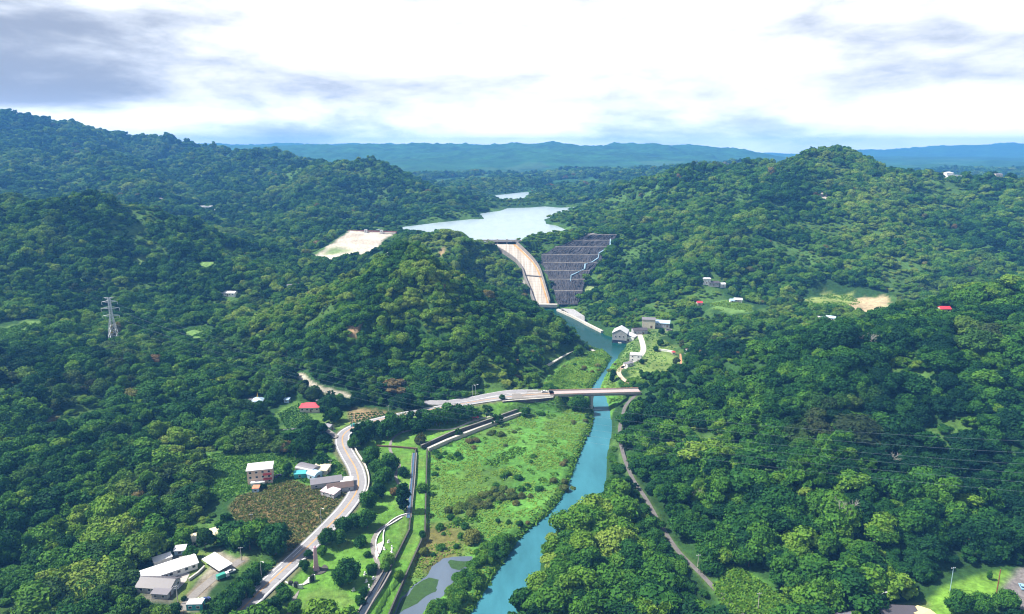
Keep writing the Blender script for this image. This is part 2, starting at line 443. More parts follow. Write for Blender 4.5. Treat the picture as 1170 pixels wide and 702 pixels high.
def mat(name, c, rough=.8, var=.25, scale=.6, metal=0.0, bump=0.0, spec=.3):
    """plain surface with worn, uneven colour in the object's own space"""
    if name in MATS:
        return MATS[name]
    m, nt, b, out = new_mat(name)
    tc = N(nt, 'ShaderNodeTexCoord')
    n1 = N(nt, 'ShaderNodeTexNoise', Scale=scale, Detail=6.0, Roughness=.65)
    nt.links.new(tc.outputs['Object'], n1.inputs['Vector'])
    n2 = N(nt, 'ShaderNodeTexNoise', Scale=scale * 7, Detail=4.0)
    nt.links.new(tc.outputs['Object'], n2.inputs['Vector'])
    ad = N(nt, 'ShaderNodeMath', operation='ADD')
    nt.links.new(n1.outputs[0], ad.inputs[0])
    nt.links.new(n2.outputs[0], ad.inputs[1])
    mr = N(nt, 'ShaderNodeMapRange')
    mr.inputs['From Min'].default_value = .7
    mr.inputs['From Max'].default_value = 1.3
    mr.inputs['To Min'].default_value = 1 - var
    mr.inputs['To Max'].default_value = 1 + var
    nt.links.new(ad.outputs[0], mr.inputs['Value'])
    mx = N(nt, 'ShaderNodeVectorMath', operation='SCALE')
    mx.inputs[0].default_value = c[:3]
    nt.links.new(mr.outputs[0], mx.inputs['Scale'])
    nt.links.new(mx.outputs[0], b.inputs['Base Color'])
    b.inputs['Roughness'].default_value = rough
    b.inputs['Metallic'].default_value = metal
    b.inputs['Specular IOR Level'].default_value = spec
    if bump:
        bp = N(nt, 'ShaderNodeBump', Strength=bump, Distance=.3)
        nt.links.new(n2.outputs[0], bp.inputs['Height'])
        nt.links.new(bp.outputs[0], b.inputs['Normal'])
    MATS[name] = m
    return m


def stripe_mat(name, c, c2, scale, axis='X', rough=.5, metal=0.0):
    """ribbed sheet (roofing) or tiles: thin lines across"""
    if name in MATS:
        return MATS[name]
    m, nt, b, out = new_mat(name)
    tc = N(nt, 'ShaderNodeTexCoord')
    wv = N(nt, 'ShaderNodeTexWave', Scale=scale, Distortion=.3)
    wv.bands_direction = axis
    nt.links.new(tc.outputs['Object'], wv.inputs['Vector'])
    n = N(nt, 'ShaderNodeTexNoise', Scale=.5, Detail=6.0)
    nt.links.new(tc.outputs['Object'], n.inputs['Vector'])
    mu = N(nt, 'ShaderNodeMath', operation='MULTIPLY')
    nt.links.new(wv.outputs['Fac'], mu.inputs[0])
    nt.links.new(n.outputs[0], mu.inputs[1])
    mx = N(nt, 'ShaderNodeMix', data_type='RGBA')
    mx.inputs[6].default_value = (*c, 1)
    mx.inputs[7].default_value = (*c2, 1)
    nt.links.new(mu.outputs[0], mx.inputs[0])
    nt.links.new(mx.outputs[2], b.inputs['Base Color'])
    b.inputs['Roughness'].default_value = rough
    b.inputs['Metallic'].default_value = metal
    MATS[name] = m
    return m


def foliage_mat():
    m, nt, b, out = new_mat('foliage')
    at = N(nt, 'ShaderNodeAttribute', attribute_type='INSTANCER', attribute_name='tint')
    ad = N(nt, 'ShaderNodeAttribute', attribute_type='INSTANCER', attribute_name='dry')
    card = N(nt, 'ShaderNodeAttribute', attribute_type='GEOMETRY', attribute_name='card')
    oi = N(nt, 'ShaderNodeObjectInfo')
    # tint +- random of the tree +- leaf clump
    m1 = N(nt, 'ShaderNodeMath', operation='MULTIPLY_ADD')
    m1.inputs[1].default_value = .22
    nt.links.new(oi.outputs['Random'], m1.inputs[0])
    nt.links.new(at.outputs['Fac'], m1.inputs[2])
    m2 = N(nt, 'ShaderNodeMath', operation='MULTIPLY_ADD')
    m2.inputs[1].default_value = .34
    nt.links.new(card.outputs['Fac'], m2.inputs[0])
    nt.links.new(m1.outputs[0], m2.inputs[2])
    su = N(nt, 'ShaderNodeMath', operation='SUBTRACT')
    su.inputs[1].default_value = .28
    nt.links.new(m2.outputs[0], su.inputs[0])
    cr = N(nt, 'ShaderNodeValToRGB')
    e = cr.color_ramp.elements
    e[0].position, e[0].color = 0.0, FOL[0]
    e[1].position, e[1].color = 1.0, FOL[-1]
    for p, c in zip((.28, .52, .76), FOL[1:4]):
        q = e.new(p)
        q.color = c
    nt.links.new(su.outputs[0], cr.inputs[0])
    mx = N(nt, 'ShaderNodeMix', data_type='RGBA')
    mx.inputs[7].default_value = (.22, .145, .065, 1)
    nt.links.new(ad.outputs['Fac'], mx.inputs[0])
    nt.links.new(cr.outputs[0], mx.inputs[6])
    nt.links.new(mx.outputs[2], b.inputs['Base Color'])
    b.inputs['Roughness'].default_value = .7
    b.inputs['Specular IOR Level'].default_value = .10
    tr = N(nt, 'ShaderNodeBsdfTranslucent')
    sc = N(nt, 'ShaderNodeVectorMath', operation='MULTIPLY')
    sc.inputs[1].default_value = (1.2, 1.3, .6)
    nt.links.new(mx.outputs[2], sc.inputs[0])
    nt.links.new(sc.outputs[0], tr.inputs[0])
    ms = N(nt, 'ShaderNodeMixShader')
    ms.inputs[0].default_value = .22
    nt.links.new(b.outputs[0], ms.inputs[1])
    nt.links.new(tr.outputs[0], ms.inputs[2])
    nt.links.new(ms.outputs[0], out.inputs[0])
    return m


FOL = [(.006, .036, .013, 1), (.022, .090, .014, 1), (.062, .170, .016, 1), (.128, .235, .022, 1), (.20, .28, .045, 1)]
M_FOL = foliage_mat()
M_BARK = mat('bark', (.10, .075, .05), .9, .4, 2.0)
M_BARE = mat('bare_wood', (.34, .31, .27), .9, .2, 2.0)


def ground_mat():
    m, nt, b, out = new_mat('land')
    vc = N(nt, 'ShaderNodeAttribute', attribute_type='GEOMETRY', attribute_name='soil')
    gm = N(nt, 'ShaderNodeNewGeometry')
    n1 = N(nt, 'ShaderNodeTexNoise', Scale=.022, Detail=6.0, Roughness=.6)
    n2 = N(nt, 'ShaderNodeTexNoise', Scale=.35, Detail=7.0, Roughness=.7)
    vo = N(nt, 'ShaderNodeTexVoronoi', Scale=.075)
    for n in (n1, n2, vo):
        nt.links.new(gm.outputs['Position'], n.inputs['Vector'])
    a = N(nt, 'ShaderNodeMapRange')
    a.inputs['From Min'].default_value, a.inputs['From Max'].default_value = .3, .7
    a.inputs['To Min'].default_value, a.inputs['To Max'].default_value = .72, 1.3
    nt.links.new(n1.outputs[0], a.inputs[0])
    c = N(nt, 'ShaderNodeMapRange')
    c.inputs['From Min'].default_value, c.inputs['From Max'].default_value = .3, .7
    c.inputs['To Min'].default_value, c.inputs['To Max'].default_value = .55, 1.45
    nt.links.new(n2.outputs[0], c.inputs[0])
    mu = N(nt, 'ShaderNodeMath', operation='MULTIPLY')
    nt.links.new(a.outputs[0], mu.inputs[0])
    nt.links.new(c.outputs[0], mu.inputs[1])
    # far woods: clumps (alpha of the attribute says how wooded the far ground is)
    d = N(nt, 'ShaderNodeMapRange')
    d.inputs['From Min'].default_value, d.inputs['From Max'].default_value = 0, 12
    d.inputs['To Min'].default_value, d.inputs['To Max'].default_value = 1.25, .5
    nt.links.new(vo.outputs['Distance'], d.inputs[0])
    sc = N(nt, 'ShaderNodeVectorMath', operation='SCALE')
    nt.links.new(vc.outputs['Color'], sc.inputs[0])
    nt.links.new(mu.outputs[0], sc.inputs['Scale'])
    nt.links.new(sc.outputs[0], b.inputs['Base Color'])
    b.inputs['Roughness'].default_value = .95
    b.inputs['Specular IOR Level'].default_value = .1
    bp = N(nt, 'ShaderNodeBump', Strength=.9, Distance=1.2)
    nt.links.new(n2.outputs[0], bp.inputs['Height'])
    nt.links.new(bp.outputs[0], b.inputs['Normal'])
    return m


M_LAND = ground_mat()


def water_mat(name, c, rough, bump, scale, spec=.5, deep_refl=None, ior=1.33, var=.26):
    m, nt, b, out = new_mat(name)
    gm = N(nt, 'ShaderNodeNewGeometry')
    n = N(nt, 'ShaderNodeTexNoise', Scale=scale, Detail=5.0, Roughness=.6)
    nt.links.new(gm.outputs['Position'], n.inputs['Vector'])
    n2 = N(nt, 'ShaderNodeTexNoise', Scale=1.0, Detail=6.0, Roughness=.6)
    mpw = N(nt, 'ShaderNodeMapping')
    mpw.inputs['Scale'].default_value = (.05, .014, .05)
    nt.links.new(gm.outputs['Position'], mpw.inputs[0])
    nt.links.new(mpw.outputs[0], n2.inputs['Vector'])
    mr = N(nt, 'ShaderNodeMapRange')
    mr.inputs['From Min'].default_value, mr.inputs['From Max'].default_value = .3, .7
    mr.inputs['To Min'].default_value, mr.inputs['To Max'].default_value = 1 - var, 1 + var
    nt.links.new(n2.outputs[0], mr.inputs[0])
    sc = N(nt, 'ShaderNodeVectorMath', operation='SCALE')
    sc.inputs[0].default_value = c
    nt.links.new(mr.outputs[0], sc.inputs['Scale'])
    if deep_refl:
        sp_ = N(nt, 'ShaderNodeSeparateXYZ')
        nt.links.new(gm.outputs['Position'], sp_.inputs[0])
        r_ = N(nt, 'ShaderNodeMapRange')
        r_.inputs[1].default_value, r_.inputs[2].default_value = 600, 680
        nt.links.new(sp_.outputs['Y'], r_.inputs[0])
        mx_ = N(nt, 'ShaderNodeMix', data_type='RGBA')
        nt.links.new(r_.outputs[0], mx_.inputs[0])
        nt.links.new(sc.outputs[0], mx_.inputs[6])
        mx_.inputs[7].default_value = (*deep_refl, 1)  # upper pool: deep green, with dark hill reflection put into its colour
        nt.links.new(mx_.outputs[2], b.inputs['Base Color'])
    else:
        nt.links.new(sc.outputs[0], b.inputs['Base Color'])
    b.inputs['Roughness'].default_value = rough
    b.inputs['IOR'].default_value = ior
    b.inputs['Specular IOR Level'].default_value = spec
    bp = N(nt, 'ShaderNodeBump', Strength=bump, Distance=.2)
    nt.links.new(n.outputs[0], bp.inputs['Height'])
    nt.links.new(bp.outputs[0], b.inputs['Normal'])
    return m


M_RIVER = water_mat('river_water', (.040, .155, .195), .12, .5, 1.0, deep_refl=(.004, .046, .042), spec=.3, ior=1.15)
M_POOL = M_RIVER
M_LAKE = water_mat('lake_water', (.30, .38, .42), .25, .3, .3, var=.08)
M_POND = water_mat('pond_water', (.10, .13, .17), .1, .12, .8)
M_ALGAE = mat('algae', (.028, .07, .016), .9, .35, .5, bump=.5)
M_ASPH = mat('asphalt', (.24, .235, .245), .85, .16, .12)
M_ASPH_OLD = mat('old_asphalt', (.20, .185, .17), .9, .22, .2)
M_LINE = mat('white_paint', (.75, .75, .73), .6, .12, .5)
M_YLINE = mat('orange_paint', (.62, .30, .06), .6, .15, .5)
M_CONC = mat('pale_concrete', (.46, .43, .38), .85, .2, .25, bump=.1)
M_CONC_D = mat('stained_concrete', (.20, .185, .17), .9, .35, .3, bump=.2)
M_WALLSTONE = mat('dark_stone', (.075, .07, .062), .9, .4, 1.0, bump=.4)
M_WHITE = mat('white_wall', (.74, .73, .70), .7, .1, .5)
M_CREAM = mat('cream_wall', (.62, .55, .43), .7, .12, .5)
M_PINKW = mat('salmon_wall', (.66, .47, .36), .7, .12, .5)
M_GREYW = mat('grey_wall', (.36, .36, .37), .8, .15, .4)
M_GLASS = mat('dark_glass', (.025, .035, .05), .1, .1, 1.0, spec=.6)
M_ROOFW = stripe_mat('white_sheet_roof', (.66, .66, .66), (.46, .46, .47), 1.5)
M_ROOFC = stripe_mat('cream_sheet_roof', (.70, .64, .42), (.55, .50, .33), 1.5)
M_ROOFY = stripe_mat('yellow_sheet_roof', (.74, .60, .28), (.62, .5, .22), 1.5)
M_ROOFR = stripe_mat('red_sheet_roof', (.55, .045, .065), (.40, .04, .05), 1.5)
M_ROOFD = stripe_mat('dark_tile_roof', (.085, .075, .085), (.035, .032, .038), 2.2)
M_ROOFG = stripe_mat('grey_sheet_roof', (.19, .18, .20), (.11, .105, .115), 1.8)
M_ROOFB = stripe_mat('light_blue_roof', (.42, .58, .72), (.33, .47, .60), 1.8)
M_ROOFT = stripe_mat('teal_sheet', (.05, .38, .40), (.035, .28, .30), 2.0)
M_ROOFP = stripe_mat('pinkish_striped_roof', (.62, .50, .52), (.36, .25, .28), 2.6)
M_ROOFBR = stripe_mat('brown_tile_roof', (.10, .065, .055), (.05, .035, .03), 2.2)
M_STEEL = mat('galvanised_steel', (.52, .54, .56), .5, .1, 1.0, metal=.35)
M_PINK = mat('pink_granite', (.52, .31, .36), .5, .14, .5)
M_TYRE = mat('tyre_rubber', (.02, .02, .02), .9, .2, 3.0)
M_RUST = mat('rust_brown', (.20, .075, .04), .85, .3, 1.5)


# ------------------------------------------------------------------ mesh helpers
def link_mesh(name, verts, faces, m, parent=None, smooth=False, mats=None, fm=None):
    me = bpy.data.meshes.new(name)
    me.from_pydata([tuple(v) for v in verts], [], [tuple(f) for f in faces])
    for q in (mats or [m]):
        me.materials.append(q)
    if fm is not None:
        me.polygons.foreach_set('material_index', np.array(fm, dtype=np.int32))
    if smooth:
        me.polygons.foreach_set('use_smooth', np.ones(len(me.polygons), dtype=bool))
    me.update()
    o = bpy.data.objects.new(name, me)
    COL.objects.link(o)
    if parent is not None:
        o.parent = parent
    return o


def np_mesh(name, co, quads, mats, smooth=False, tri=False):
    n, f = len(co), len(quads)
    k = 3 if tri else 4
    me = bpy.data.meshes.new(name)
    me.vertices.add(n)
    me.vertices.foreach_set('co', np.asarray(co, np.float32).ravel())
    me.loops.add(f * k)
    me.loops.foreach_set('vertex_index', np.asarray(quads, np.int32).ravel())
    me.polygons.add(f)
    me.polygons.foreach_set('loop_start', np.arange(0, f * k, k, dtype=np.int32))
    me.polygons.foreach_set('loop_total', np.full(f, k, np.int32))
    if smooth:
        me.polygons.foreach_set('use_smooth', np.ones(f, dtype=bool))
    for q in mats:
        me.materials.append(q)
    me.update(calc_edges=True)
    me.validate()
    return me


def tag(o, label=None, cat=None, group=None, kind=None):
    if label:
        o['label'] = label
    if cat:
        o['category'] = cat
    if group:
        o['group'] = group
    if kind:
        o['kind'] = kind
    return o


def empty(name, loc, rz=0.0, label=None, cat=None, group=None):
    o = bpy.data.objects.new(name, None)
    COL.objects.link(o)
    o.location = loc
    o.rotation_euler = (0, 0, rz)
    o.empty_display_size = .5
    return tag(o, label, cat, group)


class MB:
    """collects shapes into one mesh"""

    def __init__(self):
        self.v, self.f, self.m = [], [], []

    def add(self, vs, fs, mi=0):
        b = len(self.v)
        self.v += [tuple(p) for p in vs]
        self.f += [tuple(i + b for i in f) for f in fs]
        self.m += [mi] * len(fs)
        return self

    def box(self, c, s, rz=0.0, mi=0, taper=1.0):
        x, y, z = s[0] / 2, s[1] / 2, s[2] / 2
        vs = []
        for dz, k in ((-z, 1), (z, taper)):
            for sx, sy in ((-1, -1), (1, -1), (1, 1), (-1, 1)):
                px, py = sx * x * k, sy * y * k
                vs.append((c[0] + px * math.cos(rz) - py * math.sin(rz), c[1] + px * math.sin(rz) + py * math.cos(rz), c[2] + dz))
        return self.add(vs, [(3, 2, 1, 0), (4, 5, 6, 7), (0, 1, 5, 4), (1, 2, 6, 5), (2, 3, 7, 6), (3, 0, 4, 7)], mi)

    def bar(self, a, b, r, r2=None, n=6, mi=0):
        a, b = Vector(a), Vector(b)
        r2 = r if r2 is None else r2
        d = (b - a).normalized()
        u = d.orthogonal().normalized()
        w = d.cross(u)
        vs = []
        for p, rr in ((a, r), (b, r2)):
            for k in range(n):
                t = 2 * math.pi * k / n
                vs.append(p + (u * math.cos(t) + w * math.sin(t)) * rr)
        fs = [(k, (k + 1) % n, n + (k + 1) % n, n + k) for k in range(n)]
        fs += [tuple(range(n - 1, -1, -1)), tuple(range(n, 2 * n))]
        return self.add(vs, fs, mi)

    def prism(self, poly, z0, z1, mi=0):
        n = len(poly)
        vs = [(p[0], p[1], z0) for p in poly] + [(p[0], p[1], z1) for p in poly]
        fs = [tuple(range(n - 1, -1, -1)), tuple(range(n, 2 * n))] + [(k, (k + 1) % n, n + (k + 1) % n, n + k) for k in range(n)]
        return self.add(vs, fs, mi)

    def build(self, name, m, parent=None, mats=None, smooth=False):
        o = link_mesh(name, self.v, self.f, m, parent, smooth, mats, self.m if mats else None)
        return o


def offset_line(L, d):
    """points of a 3-D polyline shifted sideways by d (left positive)"""
    T = np.gradient(L[:, :2], axis=0)
    T /= np.linalg.norm(T, axis=1)[:, None] + 1e-9
    Nn = np.stack([-T[:, 1], T[:, 0]], 1)
    out = L.copy()
    out[:, :2] += Nn * (d if np.isscalar(d) else np.asarray(d)[:, None])
    return out


def strip(mb, L, d0, d1, dz, mi=0, thick=0.0, dash=None):
    A, B = offset_line(L, d0), offset_line(L, d1)
    n = len(L)
    k = 0
    while k < n - 1:
        if dash and (k // dash) % 2:
            k += 1
            continue
        a, b, c, e = A[k], A[k + 1], B[k + 1], B[k]
        up = np.array([0, 0, dz])
        if thick:
            dn = np.array([0, 0, dz - thick])
            mb.add([b + up, a + up, e + up, c + up, b + dn, a + dn, e + dn, c + dn], [(0, 1, 2, 3), (1, 0, 4, 5), (3, 2, 6, 7)], mi)
        else:
            mb.add([b + up, a + up, e + up, c + up], [(0, 1, 2, 3)], mi)
        k += 1


# ------------------------------------------------------------------ land
def build_land():
    na, nr = 760, 900
    az = np.linspace(-math.radians(62), math.radians(62), na)
    # finer where the picture looks
    rr = 110 * (11200 / 110) ** (np.linspace(0, 1, nr) ** .93)
    A, Rr = np.meshgrid(az, rr)
    X, Y = np.tan(A) * Rr * np.where(np.abs(A) > 1.3, 1, 1), Rr
    x, y = X.ravel(), Y.ravel()
    h = height(x, y)
    global HMAX
    HMAX = float(h.max())
    print('highest land', HMAX, 'lowest', h.min())
    co = np.stack([x, y, h], 1)
    i = np.arange(nr - 1)[:, None] * na + np.arange(na - 1)[None, :]
    q = np.stack([i, i + 1, i + 1 + na, i + na], -1).reshape(-1, 4)
    me = np_mesh('ground', co, q, [M_LAND], True)
    # ---- own colour of the ground
    c = np.empty((len(x), 4))
    n = fbm(x, y, 60, 4, 61)
    n2 = fbm(x, y, 16, 4, 62)
    c[:, :3] = np.array([.018, .05, .012]) + n[:, None] * np.array([.012, .03, .006])
    farw = sstep(1900, 2700, y)
    fc = np.array([.022, .075, .02])[None, :] * (0.55 + 1.0 * fbm(x, y, 150, 5, 63)[:, None])
    c[:, :3] = c[:, :3] * (1 - farw[:, None]) + fc * farw[:, None]
    gl = fbm(x, y, 45, 3, 71)
    gw = sstep(-.02, .05, gl - np.where(y > 640, .63, .69)) * (y < 2300)
    gcol = np.array([.055, .115, .024])[None, :] * (.7 + .6 * n2[:, None])
    c[:, :3] = c[:, :3] * (1 - gw[:, None]) + gcol * gw[:, None]
    # open fields of the plain far behind the lake
    pf = .15 * sstep(.6, .68, fbm(x, y, 260, 3, 64)) * (y > 2700) * (h < 120)
    c[:, :3] = c[:, :3] * (1 - pf[:, None]) + np.array([.14, .18, .09]) * pf[:, None]

    def paint(d, col, soft=2.0, jit=2.0):
        w = 1 - sstep(-soft, soft, d + (n2 - .5) * 2 * jit)
        c[:, :3] = c[:, :3] * (1 - w[:, None]) + np.asarray(col).reshape(-1, 3) * w[:, None]

    wild = np.array([.080, .205, .034])[None, :] * (.75 + .5 * fbm(x, y, 25, 4, 65)[:, None])
    mixb = sstep(.5, .7, fbm(x, y, 34, 4, 66))[:, None]
    wild = wild * (1 - .35 * mixb) + np.array([.12, .165, .035]) * .35 * mixb
    d = sd_poly(x, y, FLOOD, 30)
    w = 1 - sstep(-1, 1, d)
    c[:, :3] = c[:, :3] * (1 - w[:, None]) + wild * w[:, None]
    # bare, brownish patch above the pond
    bx, by = W(500, 622, Z_FLOOD)
    paint(np.hypot((x - bx), (y - by) * .6) - 14, (.12, .115, .035), 7, 5)
    lawn = np.array([.095, .215, .030])[None, :] * (.72 + .55 * fbm(x, y, 18, 4, 67)[:, None])
    worn = (.6 * sstep(.5, .72, fbm(x, y, 11, 4, 69)))[:, None]
    lawn = lawn * (1 - worn) + np.array([.125, .185, .045]) * worn
    d = sd_poly(x, y, PARK, 30)
    w = 1 - sstep(-2, 2, d)
    c[:, :3] = c[:, :3] * (1 - w[:, None]) + lawn * w[:, None]
    d = sd_poly(x, y, DYKE, 30)
    w = 1 - sstep(-.5, .5, d)
    c[:, :3] = c[:, :3] * (1 - w[:, None]) + lawn * np.array([1.0, 1.05, .95]) * w[:, None]
    for k, (P, col, z) in FIELDS.items():
        rag = k.startswith(('farm', 'hill', 'round', 'brown', 'meadow', 'village'))
        paint(sd_poly(x, y, P, 20), np.array(col)[None, :] * (.7 + .6 * fbm(x, y, 13, 4, 77)[:, None]), 3.5 if rag else 2.0, 11 if rag else 2.5)
    # furrows of the two farm plots
    paint(sd_poly(x, y, SANDY[:, :2], 30), np.array([.50, .44, .36])[None, :] * (.72 + .5 * fbm(x, y, 22, 4, 68)[:, None]), 5, 8)
    g = sd_poly(x, y, np.array([SANDY[i, :2] for i in (0, 1, 8, 9)]), 30)
    gx, gy, _ = WP(385, 287, 1115, 66, .155)
    paint(np.hypot(x - gx, (y - gy)) - 16, (.16, .23, .09), 12, 10)
    for L, hw, col in ((ROAD, 7.0, (.11, .12, .06)), (DRIVE, 3.5, (.2, .17, .12)), (FOOT_R, 2.2, (.06, .11, .03)), (SIDE_RD, 2.2, (.42, .39, .33)), (LANE_H, 2.4, (.36, .33, .26))):
        d, _ = near_line(x, y, L, 30)
        paint(d - hw, col, 1.0, 1.0)
    # pale scars of bare earth on the hillsides
    for (px, py, pz), ru, col in SCARS:
        paint(np.hypot(x - px, (y - py) * .6) - ru, col, 3, 5)
    c[:, 3] = 1
    ca = me.color_attributes.new('soil', 'FLOAT_COLOR', 'POINT')
    ca.data.foreach_set('color', c.astype(np.float32).ravel())
    o = bpy.data.objects.new('ground', me)
    COL.objects.link(o)
    tag(o, 'green hills and valley floor around the river', kind='structure')
    return o


for _k, _p in (('hill_clear', [(0, 372), (30, 366), (45, 372), (30, 380), (0, 388)]), ('hill_clear2', [(208, 378), (235, 372), (243, 382), (225, 388)])):
    FIELDS[_k] = (np.array([hit(u, v)[:2] for u, v in _p]), (.10, .18, .045), None)
SCARS = [(hit(u, v), ru, col) for u, v, ru, col in ((940, 226, 9, (.34, .30, .25)), (715, 364, 4, (.3, .27, .2)), (405, 377, 4, (.3, .2, .11)), (608, 312, 8, (.26, .25, .22)), (600, 326, 7, (.24, .23, .20)),
         (506, 287, 5, (.3, .22, .12)), (672, 332, 8, (.2, .26, .1)), (60, 480, 4, (.2, .15, .06)), (128, 475, 4, (.2, .14, .06)), (165, 300, 9, (.12, .2, .05)), (262, 290, 10, (.12, .2, .05)), (240, 300, 10, (.11, .19, .05)), (1018, 352, 7, (.3, .3, .15)))]
build_land()

# ------------------------------------------------------------------ water
def sheet(name, P, z, m, label, kind='structure'):
    me = bpy.data.meshes.new(name)
    bm = bmesh.new()
    vs = [bm.verts.new((p[0], p[1], z)) for p in P]
    f = bm.faces.new(vs)
    bmesh.ops.triangulate(bm, faces=[f])
    bmesh.ops.recalc_face_normals(bm, faces=bm.faces)
    for f in bm.faces:
        if f.normal.z < 0:
            f.normal_flip()
    bm.to_mesh(me)
    bm.free()
    me.materials.append(m)
    o = bpy.data.objects.new(name, me)
    COL.objects.link(o)
    return tag(o, label, kind=kind)


def grow(P, d):
    """outline pushed outwards by d so that the sheet runs under the banks"""
    P = np.asarray(P)
    a = np.roll(P, 1, 0)
    b = np.roll(P, -1, 0)
    area = np.sum(P[:, 0] * b[:, 1] - b[:, 0] * P[:, 1])
    T = b - a
    T /= np.linalg.norm(T, axis=1)[:, None] + 1e-9
    Nn = np.stack([T[:, 1], -T[:, 0]], 1) * (1 if area > 0 else -1)
    return P + Nn * d


def rough_outline(P, step, amp, seed):
    out = []
    n = len(P)
    for i in range(n):
        a, b = np.array(P[i]), np.array(P[(i + 1) % n])
        k = max(1, int(np.linalg.norm(b - a) / step))
        for j in range(k):
            q = a + (b - a) * j / k
            r = np.array([float(vnoise(np.array([q[0] / 3.0]), np.array([q[1] / 3.0]), seed)[0]) - .5, float(vnoise(np.array([q[0] / 3.0]), np.array([q[1] / 3.0]), seed + 1)[0]) - .5])
            out.append(q + r * amp)
    return np.array(out)


sheet('river', grow(RIVER, .4), 0.0, M_RIVER, 'turquoise river running down the valley')
sheet('lake', grow(LAKE, .6), Z_LAKE, M_LAKE, 'pale still reservoir behind the dam')
sheet('lake', grow(LAKE_ARM, .6), Z_LAKE, M_LAKE, 'narrow far arm of the reservoir')
sheet('pond', grow(POND_ALL, .3), Z_POND, M_POND, 'grey shallow pond on the flood plain')
for k, P in enumerate(ALGAE):
    sheet('algae_mat', rough_outline(P, 1.5, 2.2, 80 + k), Z_POND + .03, M_ALGAE, ['large dark green algae mat on the grey pond', 'small dark green algae mat at the head of the grey pond'][k], 'stuff')

# ------------------------------------------------------------------ roads and paths
M_ROADSET = [M_ASPH, M_LINE, M_YLINE, M_CONC]
i_end = len(ROAD)
mb = MB()
strip(mb, ROAD, -4.8, 4.8, 0.0, 0, .9)
strip(mb, ROAD, 3.7, 4.05, .02, 1)
strip(mb, ROAD, -4.05, -3.7, .02, 1)
strip(mb, ROAD, -.32, -.08, .02, 2)
strip(mb, ROAD, .08, .32, .02, 2)
k0 = int(np.argmin(np.abs(ROAD[:, 1] - W(335, 640, 9)[1])))
strip(mb, ROAD[:k0 + 6], 1.75, 1.95, .02, 1, 0, 3)
o = mb.build('road', None, mats=M_ROADSET)
tag(o, kind='structure')
mb = MB()
strip(mb, LANE2, -4.2, 4.2, .01, 0, .9)
strip(mb, LANE2, 3.5, 3.8, .03, 1)
strip(mb, LANE2, -3.8, -3.5, .03, 1)
tag(mb.build('road', None, mats=M_ROADSET), kind='structure')
# paved junction at the bridge head
J = [W(u, v, 13.5) for u, v in [(585, 449.5), (605, 446.3), (630, 446.2), (633, 448), (633, 453.2), (606, 455.5), (585, 456)]]
sheet('junction_pavement', J, 13.515, M_ASPH_OLD, 'paved road junction at the bridge head')
for nm, L, hw, m in (('footpath', FOOT_R, 1.15, mat('dull_asphalt', (.13, .12, .115), .9, .3, .3)), ('park_path', PATH_1, .9, M_CONC_D), ('park_path', PATH_2, 1.1, M_CONC_D), ('park_path', PATH_3, 1.0, M_CONC), ('ring_path', RING, 1.9, mat('pinkish_paving', (.50, .36, .28), .9, .15, .3)),
                     ('access_road', ENTRY, 2.7, M_CONC), ('driveway', DRIVE, 2.1, M_ASPH_OLD), ('village_lane', LANE_V, 1.8, M_ASPH_OLD)):
    mb = MB()
    strip(mb, L, -hw, hw, 0.02, 0, .3)
    tag(mb.build(nm, m), kind='structure')
mb = MB()
for dd in (2.0, -2.0):
    strip(mb, FOOT_R[-24:], dd * .65 - .08, dd * .65 + .08, .03)

# kerb and low walls of the park path
TR = [W(u, v, Z_PARK) for u, v in [(431, 622), (437.5, 618.5), (437.5, 624), (433, 634), (430, 640), (428, 632)]]
sheet('paved_rest_area', TR, Z_PARK + .05, mat('pinkish_flag_paving', (.52, .43, .40), .9, .15, .4), 'pinkish paved triangle beside the winding park path')


def wall_thing(name, label, cat, L, w, zlo, zhi, m, cap=None, group=None):
    """a wall along a line: body and coping"""
    root = empty(name, (L[0][0], L[0][1], zlo), 0, label, cat, group)
    off = np.array([L[0][0], L[0][1], zlo])
    L3 = np.column_stack([np.asarray(L)[:, :2], np.full(len(L), 0.0)])
    mb = MB()
    A, B = offset_line(L3, w / 2), offset_line(L3, -w / 2)
    A2, B2 = offset_line(L3, w / 2 + .12), offset_line(L3, -w / 2 - .12)
    ca = MB()
    for k in range(len(L3) - 1):
        for mm, P, Q, z0, z1 in ((mb, A, B, 0, zhi - zlo), (ca, A2, B2, zhi - zlo, zhi - zlo + .25)):
            vs = [P[k], P[k + 1], Q[k + 1], Q[k]]
            vv = [(p[0] - off[0], p[1] - off[1], z0) for p in vs] + [(p[0] - off[0], p[1] - off[1], z1) for p in vs]
            fs = [(4, 7, 6, 5), (0, 1, 5, 4), (2, 3, 7, 6)]
            if k == 0:
                fs.append((3, 0, 4, 7))
            if k == len(L3) - 2:
                fs.append((1, 2, 6, 5))
            mm.add(vv, fs)
    mb.build('masonry', m, root)
    if cap:
        ca.build('coping', cap, root)
    return root


def dense(L, step=3.0):
    P = [(p[0], p[1]) for p in L]
    out = []
    for a, b in zip(P[:-1], P[1:]):
        n = max(1, int(math.dist(a, b) / step))
        out += [(a[0] + (b[0] - a[0]) * k / n, a[1] + (b[1] - a[1]) * k / n) for k in range(n)]
    return np.array(out + [P[-1]])


